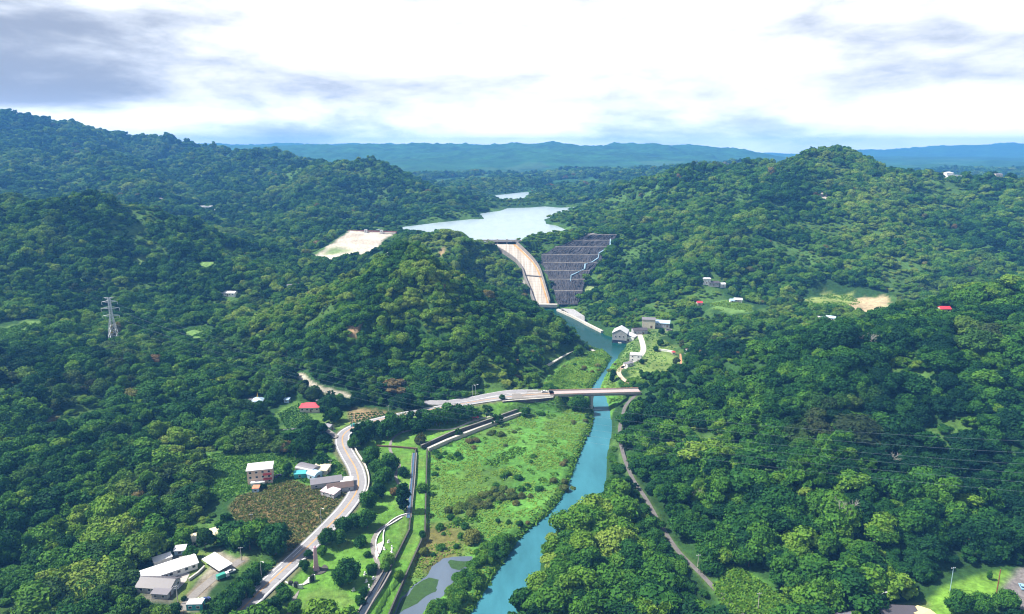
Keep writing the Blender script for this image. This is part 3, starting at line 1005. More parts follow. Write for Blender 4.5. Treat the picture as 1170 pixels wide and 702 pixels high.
wall_thing('stone_wall', 'long dark stone wall on the river side of the mown grass dyke', 'wall', dense(WALL_R), .4, 2.0, 5.1, M_WALLSTONE, M_WALLSTONE)
wall_thing('stone_wall', 'dark stone wall between the park lawn and the mown grass dyke', 'wall', dense(WALL_L), .35, 4.5, 6.8, M_WALLSTONE, M_WALLSTONE)
wall_thing('concrete_wall', 'long pale concrete flood wall running up to the bridge', 'wall', dense(LEVEE), 1.9, 1.8, 4.9, M_CONC, M_CONC)
wall_thing('stone_wall', 'dark wall above the pale flood wall below the bridge approach', 'wall', dense(LEVEE_TOP), .8, 4.2, 7.3, M_WALLSTONE, M_CONC_D)
wall_thing('retaining_wall', 'low brown wall across the lawn at the top of the dyke', 'wall', dense(WL([(430, 510.5), (452, 511.5), (477, 513.8)], Z_PARK)), .8, 5.5, 7.6, mat('brown_stone', (.12, .075, .05), .9, .35, 1.0))
# road-side retaining wall on the outside of the bend
ka, kb = int(np.argmin(np.hypot(*(ROAD[:, :2] - W(409, 556, 9)).T))), int(np.argmin(np.hypot(*(ROAD[:, :2] - W(391, 500, 9.3)).T)))
RW = offset_line(ROAD[ka - 4:kb], -5.9)
wall_thing('parapet', 'pale parapet on the outside of the road bend', 'wall', RW, .5, 7.5, 9.75, M_CONC, M_CONC)
for a, b, lab, nm in ((PATH_2[2:22], .0, 'white edged kerb wall on the lawn side of the winding path', 'kerb_wall'),):
    wall_thing(nm, lab, 'wall', offset_line(a, 1.5), .22, 6.3, 6.85, M_CONC, M_WHITE)
wall_thing('kerb_wall', 'curved white kerb wall around the pinkish paved triangle', 'wall', smooth_line([(*W(u, v, 6.5), 6.5) for u, v in [(468, 587.5), (459, 589.5), (450, 594), (441, 602), (438, 612), (437.7, 622), (434, 633)]], 2), .22, 6.3, 6.9, M_CONC, M_WHITE)
# canal beside the dyke
CAN = smooth_line([(*W(u, v, 6.5), 6.5) for u, v in [(443, 652), (434, 668), (423, 685), (413, 702), (402, 722)]], 2)
root = empty('drain_channel', tuple(CAN[0]), 0, 'concrete drain channel with dark water beside the dyke wall', 'channel')
mb, wt = MB(), MB()
Lc = CAN - CAN[0]
for a_, b_ in ((1.5, 2.1), (-2.1, -1.5)):
    mb = MB()
    strip(mb, Lc, a_, b_, .6, 0, 1.2)
    mb.build('channel_side', M_CONC_D, root)
strip(wt, Lc, -1.5, 1.5, .12)
wt.build('channel_water', M_GLASS, root)
CAN2 = smooth_line([(*W(u, v, 6.5), 6.5) for u, v in [(473.5, 518), (471.5, 548), (468.5, 575), (467, 592)]], 2)
root = empty('drain_channel', tuple(CAN2[0]), 0, 'straight narrow blue drain between lawn and dyke', 'channel')
mb, wt = MB(), MB()
Lc = CAN2 - CAN2[0]
for a_, b_ in ((1.0, 1.5), (-1.5, -1.0)):
    mb = MB()
    strip(mb, Lc, a_, b_, .35, 0, .9)
    mb.build('channel_side', M_CONC_D, root)
strip(wt, Lc, -1.0, 1.0, .1)
wt.build('channel_water', mat('drain_water', (.06, .12, .2), .15, .2, .5, spec=.5), root)

# ------------------------------------------------------------------ light, sky, air
SUN_EL, SUN_AZ = math.radians(52), math.radians(-90)     # azimuth: 0 = straight ahead, negative = from the left
sd = Vector((math.sin(SUN_AZ) * math.cos(SUN_EL), math.cos(SUN_AZ) * math.cos(SUN_EL), math.sin(SUN_EL)))
sl = bpy.data.lights.new('sun', 'SUN')
sl.energy = 5.0
sl.angle = math.radians(.6)
sl.color = (1.0, .955, .88)
so = bpy.data.objects.new('sun', sl)
COL.objects.link(so)
so.location = sd * 900
so.rotation_euler = sd.to_track_quat('Z', 'Y').to_euler()

wd = bpy.data.worlds.new('World')
SC.world = wd
wd.use_nodes = True
nt = wd.node_tree
nt.nodes.clear()
out = nt.nodes.new('ShaderNodeOutputWorld')
bg = nt.nodes.new('ShaderNodeBackground')
bg2 = nt.nodes.new('ShaderNodeBackground')
mxs = nt.nodes.new('ShaderNodeMixShader')
sky = nt.nodes.new('ShaderNodeTexSky')
sky.sky_type = 'NISHITA'
sky.sun_disc = False
sky.sun_elevation = SUN_EL
sky.sun_rotation = SUN_AZ
sky.dust_density = 3.0
sky.ozone_density = .5
nt.links.new(sky.outputs[0], bg.inputs[0])
bg.inputs[1].default_value = .05
tc = N(nt, 'ShaderNodeTexCoord')
sp = N(nt, 'ShaderNodeSeparateXYZ')
nt.links.new(tc.outputs['Generated'], sp.inputs[0])


def M(op, a, b=None, c=None, clamp=False):
    n = nt.nodes.new('ShaderNodeMath')
    n.operation = op
    n.use_clamp = clamp
    for i, q in enumerate((a, b, c)):
        if q is None:
            continue
        if isinstance(q, (int, float)):
            n.inputs[i].default_value = q
        else:
            nt.links.new(q, n.inputs[i])
    return n.outputs[0]


def MR(v, a, b, c, d, smooth=True):
    n = nt.nodes.new('ShaderNodeMapRange')
    n.interpolation_type = 'SMOOTHSTEP' if smooth else 'LINEAR'
    nt.links.new(v, n.inputs[0])
    for i, q in enumerate((a, b, c, d)):
        n.inputs[i + 1].default_value = q
    return n.outputs[0]


zz = M('MAXIMUM', sp.outputs['Z'], 0.0)
# cloud banks flattened towards the horizon
cv = N(nt, 'ShaderNodeVectorMath', operation='MULTIPLY')
nt.links.new(tc.outputs['Generated'], cv.inputs[0])
cv.inputs[1].default_value = (3.2, 3.2, 11.0)


def cloud_noise(scale, detail, rough, off, dist=0.0):
    n = N(nt, 'ShaderNodeTexNoise', Scale=scale, Detail=detail, Roughness=rough, Distortion=dist)
    mp = N(nt, 'ShaderNodeMapping')
    mp.inputs['Location'].default_value = off
    nt.links.new(cv.outputs[0], mp.inputs[0])
    nt.links.new(mp.outputs[0], n.inputs['Vector'])
    return n.outputs[0]


n1 = cloud_noise(1.0, 9, .56, (3.1, 1.7, .4), .25)
n2 = cloud_noise(2.6, 8, .6, (9.3, 4.2, .7), .2)
mixn = M('MULTIPLY_ADD', n2, .42, M('MULTIPLY', n1, .72))
# grey shadowed bellies hang low and to the left, the higher veil is bright
low = MR(zz, .005, .085, .05, 0.0)
azl = MR(sp.outputs['X'], -.60, -.20, 1.0, 0.0)
bel = M('MULTIPLY', MR(zz, .03, .075, 0.0, 1.0), MR(zz, .10, .19, 1.0, .2))
lft = M('MULTIPLY', azl, M('MULTIPLY', bel, .27))
thr = M('ADD', M('ADD', mixn, low), lft)
grey = MR(thr, .50, .86, 0.0, 1.0)
cr = N(nt, 'ShaderNodeValToRGB')
e = cr.color_ramp.elements
e[0].position, e[0].color = 0.0, (.70, .70, .70, 1)
e[1].position, e[1].color = 1.0, (.215, .24, .295, 1)
q = e.new(.32)
q.color = (.54, .55, .57, 1)
q = e.new(.6)
q.color = (.395, .42, .465, 1)
nt.links.new(grey, cr.inputs[0])
nt.links.new(cr.outputs[0], bg2.inputs[0])
nt.links.new(MR(zz, .008, .075, 1.75, 1.0), bg2.inputs[1])
cover = M('MULTIPLY', MR(mixn, .36, .5, .92, 1.0), MR(zz, .22, .5, 1.0, .16))
nt.links.new(cover, mxs.inputs[0])
nt.links.new(bg.outputs[0], mxs.inputs[1])
nt.links.new(bg2.outputs[0], mxs.inputs[2])
nt.links.new(mxs.outputs[0], out.inputs[0])

HAZE = 0.00012
hm = bpy.data.materials.new('haze_air')
hm.use_nodes = True
hn = hm.node_tree
hn.nodes.clear()
ho = hn.nodes.new('ShaderNodeOutputMaterial')
hv = hn.nodes.new('ShaderNodeVolumePrincipled')
hv.inputs['Color'].default_value = (.125, .425, 1.0, 1)
hv.inputs['Density'].default_value = HAZE
hv.inputs['Anisotropy'].default_value = .0
hn.links.new(hv.outputs[0], ho.inputs['Volume'])
_top = max(HMAX, CAM_Z) + 26
mb = MB()
mb.box((0, 5700, (_top - 6) / 2), (42000, 12400, _top + 6))
o = mb.build('haze', hm)
tag(o, 'bluish haze over the valley', kind='stuff')

vs = SC.view_settings
vs.view_transform = 'Standard'
vs.look = 'None'
vs.exposure = 1.0
vs.gamma = 1.0
vs.use_curve_mapping = False
SC.cycles.use_denoising = True
SC.cycles.max_bounces = 5
SC.cycles.diffuse_bounces = 2
SC.cycles.transparent_max_bounces = 6
SC.cycles.volume_bounces = 0
SC.cycles.filter_width = 1.15
SC.cycles.use_adaptive_sampling = True
SC.cycles.adaptive_threshold = .015

# ------------------------------------------------------------------ trees
def crown_mesh(name, seed, nl=14, cards=95, rx=.5, hz_=1.0, base=.12, size=.11, spread=.62, lobe=(.24, .40), up=0.0):
    """leafy crown of a tree one unit high: clumps of bent leaf sprays around many lobes"""
    r = np.random.default_rng(seed)
    L = []
    for k in range(nl):
        a = r.uniform(0, 2 * math.pi)
        t = k / (nl - 1)
        zc = base + .18 + (hz_ - base - .42) * (t ** .8) + r.uniform(-.05, .05)
        rad = rx * spread * math.sqrt(max(0.0, 1 - (t * .95) ** 2)) * r.uniform(.55, 1.08)
        L.append((rad * math.cos(a), rad * math.sin(a), zc, r.uniform(*lobe) * rx * 1.25))
    C, card = [], []
    for (cx, cy, cz, lr) in L:
        lr_v = r.uniform(0, 1)
        for j in range(cards):
            d = r.normal(size=3)
            d /= np.linalg.norm(d)
            if d[2] < -.35 and r.random() < .7:
                d[2] = -d[2]
            rr = lr * (r.uniform(.72, 1.08) + .25 * max(0, r.normal()) * .4)
            p = np.array([cx, cy, cz]) + d * np.array([rr, rr, rr * .82])
            if p[2] < base * .5:
                continue
            n = d + r.normal(size=3) * .42 + np.array([0, 0, .15 + up])
            n /= np.linalg.norm(n)
            u = np.cross(n, r.normal(size=3))
            u /= np.linalg.norm(u) + 1e-9
            w = np.cross(n, u)
            s1, s2 = size * r.uniform(.6, 1.25), size * r.uniform(.45, .9)
            b = n * s1 * .35
            C += [p - u * s1 - b, p - w * s2 + b * .3, p + u * s1 - b, p + w * s2 + b * .3]
            card.append(.55 * lr_v + .45 * r.random())
    C = np.array(C)
    nq = len(card)
    # dark core added to fill the lobes and block light
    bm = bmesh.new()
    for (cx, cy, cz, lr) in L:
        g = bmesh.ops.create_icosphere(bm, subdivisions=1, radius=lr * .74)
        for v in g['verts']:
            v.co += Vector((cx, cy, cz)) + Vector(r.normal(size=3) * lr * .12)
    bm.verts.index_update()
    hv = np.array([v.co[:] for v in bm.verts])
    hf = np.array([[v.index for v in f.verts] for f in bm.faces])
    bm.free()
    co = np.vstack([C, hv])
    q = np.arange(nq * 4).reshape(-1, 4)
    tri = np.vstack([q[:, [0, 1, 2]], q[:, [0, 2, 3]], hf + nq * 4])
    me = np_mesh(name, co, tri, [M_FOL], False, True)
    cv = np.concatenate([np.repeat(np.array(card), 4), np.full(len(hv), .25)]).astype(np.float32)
    at = me.attributes.new('card', 'FLOAT', 'POINT')
    at.data.foreach_set('value', cv)
    return me


def trunk_mesh(name, seed, r0=.03, top=.55):
    r = np.random.default_rng(seed)
    mb = MB()
    p = Vector((0, 0, -.06))
    pts = [(p, r0 * 1.3)]
    for k in range(1, 4):
        p = Vector((r.normal() * .015, r.normal() * .015, top * k / 3))
        pts.append((p, r0 * (1 - .2 * k)))
    for (a, ra), (b, rb) in zip(pts[:-1], pts[1:]):
        mb.bar(a, b, ra, rb, 6)
    for k in range(5):
        t = r.uniform(0, 2 * math.pi)
        a = pts[2][0].lerp(pts[3][0], r.random())
        mb.bar(a, a + Vector((math.cos(t) * .24, math.sin(t) * .24, r.uniform(.12, .26))), r0 * .45, r0 * .15, 5)
    me = bpy.data.meshes.new(name)
    me.from_pydata(mb.v, [], mb.f)
    me.materials.append(M_BARK)
    return me


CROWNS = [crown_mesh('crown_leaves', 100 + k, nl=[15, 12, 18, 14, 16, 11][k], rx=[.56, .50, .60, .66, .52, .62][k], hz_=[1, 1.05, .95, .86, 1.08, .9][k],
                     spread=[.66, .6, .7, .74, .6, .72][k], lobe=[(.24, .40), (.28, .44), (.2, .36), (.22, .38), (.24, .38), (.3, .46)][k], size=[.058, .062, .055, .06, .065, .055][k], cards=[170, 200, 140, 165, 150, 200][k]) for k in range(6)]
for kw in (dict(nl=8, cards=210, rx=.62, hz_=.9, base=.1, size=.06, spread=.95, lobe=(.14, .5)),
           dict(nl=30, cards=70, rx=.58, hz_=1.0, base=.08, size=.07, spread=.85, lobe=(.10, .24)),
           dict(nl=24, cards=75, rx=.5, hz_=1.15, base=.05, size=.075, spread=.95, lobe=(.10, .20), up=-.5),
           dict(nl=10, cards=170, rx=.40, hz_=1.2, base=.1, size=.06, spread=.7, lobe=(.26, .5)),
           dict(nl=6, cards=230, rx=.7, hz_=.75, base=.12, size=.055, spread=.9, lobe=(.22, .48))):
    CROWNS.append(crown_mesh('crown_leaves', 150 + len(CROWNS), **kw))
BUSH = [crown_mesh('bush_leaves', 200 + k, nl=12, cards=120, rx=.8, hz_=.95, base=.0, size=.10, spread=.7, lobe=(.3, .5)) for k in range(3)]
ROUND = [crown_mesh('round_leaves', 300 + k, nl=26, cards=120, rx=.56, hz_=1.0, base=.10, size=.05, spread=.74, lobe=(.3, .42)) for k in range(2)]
SLIM = [crown_mesh('slim_leaves', 400, nl=14, cards=70, rx=.26, hz_=1.1, base=.05, size=.07, spread=.6, lobe=(.4, .6))]
TRUNKS = [trunk_mesh('trunk_wood', 500 + k) for k in range(4)]
def _w(pool):
    return float(np.mean([np.ptp(np.array([v.co[0] for v in m_.vertices])) for m_ in pool])) * .93


WUN = {'tree': _w(CROWNS), 'bush': _w(BUSH), 'round': _w(ROUND), 'slim': _w(SLIM)}
CROWN_SRC = bpy.data.collections.new('crowns')


def plant(name, x, y, z, h, label, cat, group=None, kind='tree', tint=.4, dry=0.0, k=None, rx=1.0, trunk=True):
    root = empty(name, (x, y, z - .15), RNG.uniform(0, 6.28), label, cat, group)
    pool = {'tree': CROWNS, 'bush': BUSH, 'round': ROUND, 'slim': SLIM}[kind]
    k = RNG.integers(len(pool)) if k is None else k
    c = bpy.data.objects.new('crown' if kind != 'bush' else 'foliage', pool[k])
    COL.objects.link(c)
    c.parent = root
    c.scale = (h * rx, h * rx, h)
    c['tint'] = float(tint)
    c['dry'] = float(dry)
    if trunk:
        t = bpy.data.objects.new('trunk' if kind != 'bush' else 'stem', TRUNKS[RNG.integers(4)])
        COL.objects.link(t)
        t.parent = root
        t.scale = (h * min(rx, 1), h * min(rx, 1), h * (.55 if kind == 'bush' else 1))
    return root, c


# ---- where the forest stands
def jgrid(y0, y1, s, margin=1.28):
    ys = np.arange(y0, y1, s)
    pts = []
    for yy in ys:
        w = yy * .7313 * margin + 40
        xs = np.arange(-w, w, s)
        pts.append(np.stack([xs, np.full_like(xs, yy)], 1))
    P = np.vstack(pts)
    P[:, 0] += (np.round(P[:, 1] / s) % 2) * s * .5
    return P + RNG.uniform(-.42, .42, P.shape) * s


BANDS = [(215, 530, 6.6, 1.03), (530, 800, 5.7, .84), (800, 1150, 6.8, .95), (1150, 1500, 8.4, 1.08), (1500, 2150, 11.0, 1.3), (2150, 3400, 15.5, 1.65)]
PTS, SCL = [], []
for y0, y1, s, k in BANDS:
    p = jgrid(y0, y1, s)
    PTS.append(p)
    SCL.append(np.full(len(p), k))
PTS, SCL = np.vstack(PTS), np.concatenate(SCL)
x, y = PTS[:, 0], PTS[:, 1]
keep = np.ones(len(x), bool)
for P, m in ((RIVER, 2.5), (POND_ALL, 3), (LAKE, 9), (LAKE_ARM, 9), (FLOOD, 1), (PARK, 1.5), (DYKE, 2), (DAM_POLY, 1), (CHUTE_POLY, 7), (SANDY[:, :2], 12)):
    keep &= sd_poly(x, y, P, 40) > m
for k, (P, c, z) in FIELDS.items():
    keep &= sd_poly(x, y, P, 40) > {'farm_a': 14, 'farm_b': 14, 'farm_c': 16, 'hill_clear': 8, 'hill_clear2': 8, 'round_lawn': 7, 'plant_apron': 5, 'up_left_bank': 1.5, 'brown_field': 7, 'village_slope': 6, 'corner_lawn': 6}.get(k, 2.5)
for L, m in ((ROAD, 9.5), (LANE2, 7), (FOOT_R, 3.4), (RING, 4), (ENTRY, 6), (DRIVE, 5), (LANE_V, 5), (LANE_H, 6), (SIDE_RD, 4)):
    keep &= near_line(x, y, L)[0] > m
keep &= near_line(x, y, np.array([BR_A, BR_B]))[0] > 10
REV0 = WL([(623, 422.5), (632, 417), (641, 411.5), (650, 406.5), (661, 401.5)], 3.0)
keep &= near_line(x, y, REV0)[0] > 5
# clearings for the houses : (u, v, z or None, radius)
CLEAR = [(180, 667, 10, 9), (193, 652, 10, 14), (231, 607, 10, 8), (207, 630, 10, 6), (355, 461, 12, 12), (333, 491, 10, 8), (292, 453, 14, 9), (385, 555, 9, 15), (1110, 655, 14, 6), (1158, 665, 14, 8),
         (710, 376, 8, 16), (741, 370, 8, 16), (758, 371, 8, 12), (690, 381, 5, 7), (765, 420, 6, 8), (640, 358, 5, 14), (655, 360, 6, 10), (672, 372, 5, 10), (684, 379, 5, 8), (1050, 695, 13, 9), (1030, 698, 13, 9)]
for u, v, z, r in CLEAR:
    cx, cy = W(u, v, z)
    keep &= np.hypot(x - cx, y - cy) > r
HOUSE_FAR = []       # filled later: far houses keep a small clearing
FARS = [(294, 458, 500), (287, 458, 500), (235, 239.5, 1500), (247, 241, 1490), (228, 234, 1520), (180, 229, 1600), (205, 233, 1560), (810, 322.5, 905), (822, 325, 900), (1088, 198, 1690), (1080, 198, 1690), (1139, 199, 1700), (944, 364.5, 760), (1000, 345, 800), (838, 344, 800), (796, 348, 790), (262, 336, 860), (305, 330, 900), (540, 212, 2600), (350, 318, 900), (430, 290, 880), (897, 365, 750), (1078, 356, 720)]
_q = hit(131, 392)
keep &= np.hypot(x - _q[0], (y - _q[1] + 5) * .7) > 10
for u, v, Y in FARS:
    cx, cy, _ = crest_hit(u, v + 1)
    keep &= np.hypot(x - cx, (y - cy + 6) * .6) > 9
for (px, py, pz), ru, col in SCARS:
    keep &= np.hypot(x - px, (y - py) * .6) > ru
# natural gaps
gap = fbm(x, y, 45, 3, 71)
glade = (gap > np.where(y > 640, .63, .69)) & (y < 2300)
keep &= ~(glade & (RNG.random(len(x)) < .25))
x, y, SCL, glade = x[keep], y[keep], SCL[keep], glade[keep]
zt = height(x, y)
ok = ~((y > 2400) & (fbm(x, y, 260, 3, 64) > .58) & (zt < 115))
x, y, zt, SCL, glade = x[ok], y[ok], zt[ok], SCL[ok], glade[ok]
ok = ~((sd_poly(x, y, RIVER, 40) < 7) & (y > 600))
x, y, zt, SCL, glade = x[ok], y[ok], zt[ok], SCL[ok], glade[ok]
n = len(x)
tone = fbm(x, y, 150, 4, 72)
tone2 = fbm(x, y, 38, 3, 73)
hh = (5.6 + 9.0 * RNG.random(n) ** 1.7 + 5 * (tone2 - .5)) * SCL
wf = np.clip(1.12 + RNG.normal(size=n) * .16, .75, 1.6) * np.where(hh < 7 * SCL, 1.25, 1)
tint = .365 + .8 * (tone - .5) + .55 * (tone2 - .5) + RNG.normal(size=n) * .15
# leaf tint lighter on middle hill and far slopes, darker close on both sides
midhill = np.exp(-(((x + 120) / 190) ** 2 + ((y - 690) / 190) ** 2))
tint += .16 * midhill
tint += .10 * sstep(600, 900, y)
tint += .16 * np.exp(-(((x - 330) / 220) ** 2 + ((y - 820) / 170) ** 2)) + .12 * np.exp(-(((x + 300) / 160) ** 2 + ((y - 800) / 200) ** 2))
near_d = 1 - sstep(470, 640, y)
tint -= (.05 + .09 * (x > 60)) * near_d  # cloud shade put into the leaf tint of the near woods
dry = (RNG.random(n) < .006) * RNG.uniform(.4, .9, n)
brown = sstep(.62, .72, fbm(x, y, 60, 3, 74)) * .18
dry = np.clip(dry + brown * RNG.random(n), 0, 1)
# bamboo-like light thickets low on the left slope and at the river's edge
dr = sd_poly(x, y, RIVER, 40)
tint += np.where(dr < 9, .12, 0)
hh *= np.where(dr < 6, .75, 1)
hh *= np.where(glade, RNG.uniform(.25, .55, n), 1)
wf *= np.where(glade, 1.5, 1)
tint += np.where(glade, .2, 0)
lk = np.minimum(sd_poly(x, y, LAKE, 120), sd_poly(x, y, LAKE_ARM, 120))
shore = ((lk < 75) & (y > 1450)) | ((lk < 60) & (y <= 1450))
hh *= np.where(shore, np.where((lk < 45) & (y > 1600), .3, .45), 1)
wf *= np.where(shore, 1.6, 1)
hh *= np.where((dr < 26) & (y > 600), .6, 1)
fx_ = np.interp(y, FOOT_R[::-1, 1], FOOT_R[::-1, 0])
belt = (x < fx_ + 3) & (x > fx_ - 17) & (y < 520)
hh *= np.where(belt, .62, 1)
toe = (y > 468) & (y < 610) & (x > 60) & (x < 185)
hh *= np.where(toe, .55, 1)
tint += np.where(belt, .07, 0)
order = np.lexsort((np.arange(n), y + np.abs(x) * .15))
u_ = 585 + FPX * x / (y * CP + (CAM_Z - zt) * SP)
dep = y * CP - (zt + 5 - CAM_Z) * SP
v_ = 351 - FPX * (y * SP + (zt + 5 - CAM_Z) * CP) / dep
infr = (u_ > 4) & (u_ < 1166) & (v_ < 694)
near_idx = [i for i in order if infr[i]][:300]
SPACE = {}


def side_of(i):
    d = near_line(x[i:i + 1], y[i:i + 1], FOOT_R, 900)
    if x[i] < -25:
        return 'L'
    fx = np.interp(y[i], FOOT_R[::-1, 1], FOOT_R[::-1, 0])
    return 'B' if x[i] < fx else 'R'


TXT = {'L': 'in the wood on the left slope', 'B': 'in the belt between river and footpath', 'R': 'in the forest right of the footpath'}
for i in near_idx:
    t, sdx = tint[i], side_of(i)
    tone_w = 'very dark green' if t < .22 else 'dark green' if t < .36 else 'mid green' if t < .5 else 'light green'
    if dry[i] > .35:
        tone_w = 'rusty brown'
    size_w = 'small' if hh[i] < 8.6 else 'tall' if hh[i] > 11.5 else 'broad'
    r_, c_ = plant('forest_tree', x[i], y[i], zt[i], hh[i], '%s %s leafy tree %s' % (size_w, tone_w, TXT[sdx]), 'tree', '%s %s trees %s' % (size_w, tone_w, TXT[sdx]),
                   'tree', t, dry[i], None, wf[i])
    k_ = CROWNS.index(c_.data)
    if k_ not in SPACE:
        SPACE[k_] = c_
for k_ in sorted(SPACE):
    CROWN_SRC.objects.link(SPACE[k_])
rest = np.ones(n, bool)
rest[near_idx] = False


def scatter(name, x, y, z, scl, tint, dry, src, label):
    me = bpy.data.meshes.new(name)
    m = len(x)
    me.vertices.add(m)
    me.vertices.foreach_set('co', np.stack([x, y, z], 1).astype(np.float32).ravel())
    for an, ty, val in (('tint', 'FLOAT', tint), ('dry', 'FLOAT', dry)):
        a = me.attributes.new(an, ty, 'POINT')
        a.data.foreach_set('value', np.asarray(val, np.float32))
    a = me.attributes.new('size', 'FLOAT_VECTOR', 'POINT')
    a.data.foreach_set('vector', np.asarray(scl, np.float32).ravel())
    a = me.attributes.new('turn', 'FLOAT_VECTOR', 'POINT')
    tv = np.zeros((m, 3), np.float32)
    tv[:, 2] = RNG.uniform(0, 6.283, m)
    tv[:, 0] = RNG.normal(size=m) * .11
    tv[:, 1] = RNG.normal(size=m) * .11
    a.data.foreach_set('vector', tv.ravel())
    a = me.attributes.new('pick', 'INT', 'POINT')
    a.data.foreach_set('value', RNG.integers(0, 660, m).astype(np.int32))
    me.update()
    o = bpy.data.objects.new(name, me)
    COL.objects.link(o)
    g = bpy.data.node_groups.new(name, 'GeometryNodeTree')
    g.interface.new_socket('Geometry', in_out='INPUT', socket_type='NodeSocketGeometry')
    g.interface.new_socket('Geometry', in_out='OUTPUT', socket_type='NodeSocketGeometry')
    gi, go = g.nodes.new('NodeGroupInput'), g.nodes.new('NodeGroupOutput')
    mp = g.nodes.new('GeometryNodeMeshToPoints')
    ip = g.nodes.new('GeometryNodeInstanceOnPoints')
    ci = g.nodes.new('GeometryNodeCollectionInfo')
    ci.inputs['Collection'].default_value = src
    ci.inputs['Separate Children'].default_value = True
    ci.inputs['Reset Children'].default_value = True

    def attr(nm, ty):
        q = g.nodes.new('GeometryNodeInputNamedAttribute')
        q.data_type = ty
        q.inputs['Name'].default_value = nm
        return q.outputs['Attribute']

    g.links.new(gi.outputs[0], mp.inputs['Mesh'])
    g.links.new(mp.outputs[0], ip.inputs['Points'])
    g.links.new(ci.outputs[0], ip.inputs['Instance'])
    ip.inputs['Pick Instance'].default_value = True
    g.links.new(attr('pick', 'INT'), ip.inputs['Instance Index'])
    g.links.new(attr('turn', 'FLOAT_VECTOR'), ip.inputs['Rotation'])
    g.links.new(attr('size', 'FLOAT_VECTOR'), ip.inputs['Scale'])
    g.links.new(ip.outputs[0], go.inputs[0])
    md = o.modifiers.new('scatter', 'NODES')
    md.node_group = g
    return tag(o, label, kind='stuff')


hr = hh[rest]
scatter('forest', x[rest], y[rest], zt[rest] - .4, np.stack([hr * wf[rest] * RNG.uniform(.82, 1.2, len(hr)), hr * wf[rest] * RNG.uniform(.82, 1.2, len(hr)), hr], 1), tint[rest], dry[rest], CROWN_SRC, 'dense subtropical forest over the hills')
print('forest trees', n)

# ------------------------------------------------------------------ planted trees and shrubs of the park, road and yards
def gz(u, v, z0):
    """ground point under a measured pixel, starting from the level z0"""
    z = z0
    for _ in range(4):
        px, py = W(u, v, z)
        z = hz(px, py)
    return px, py, z


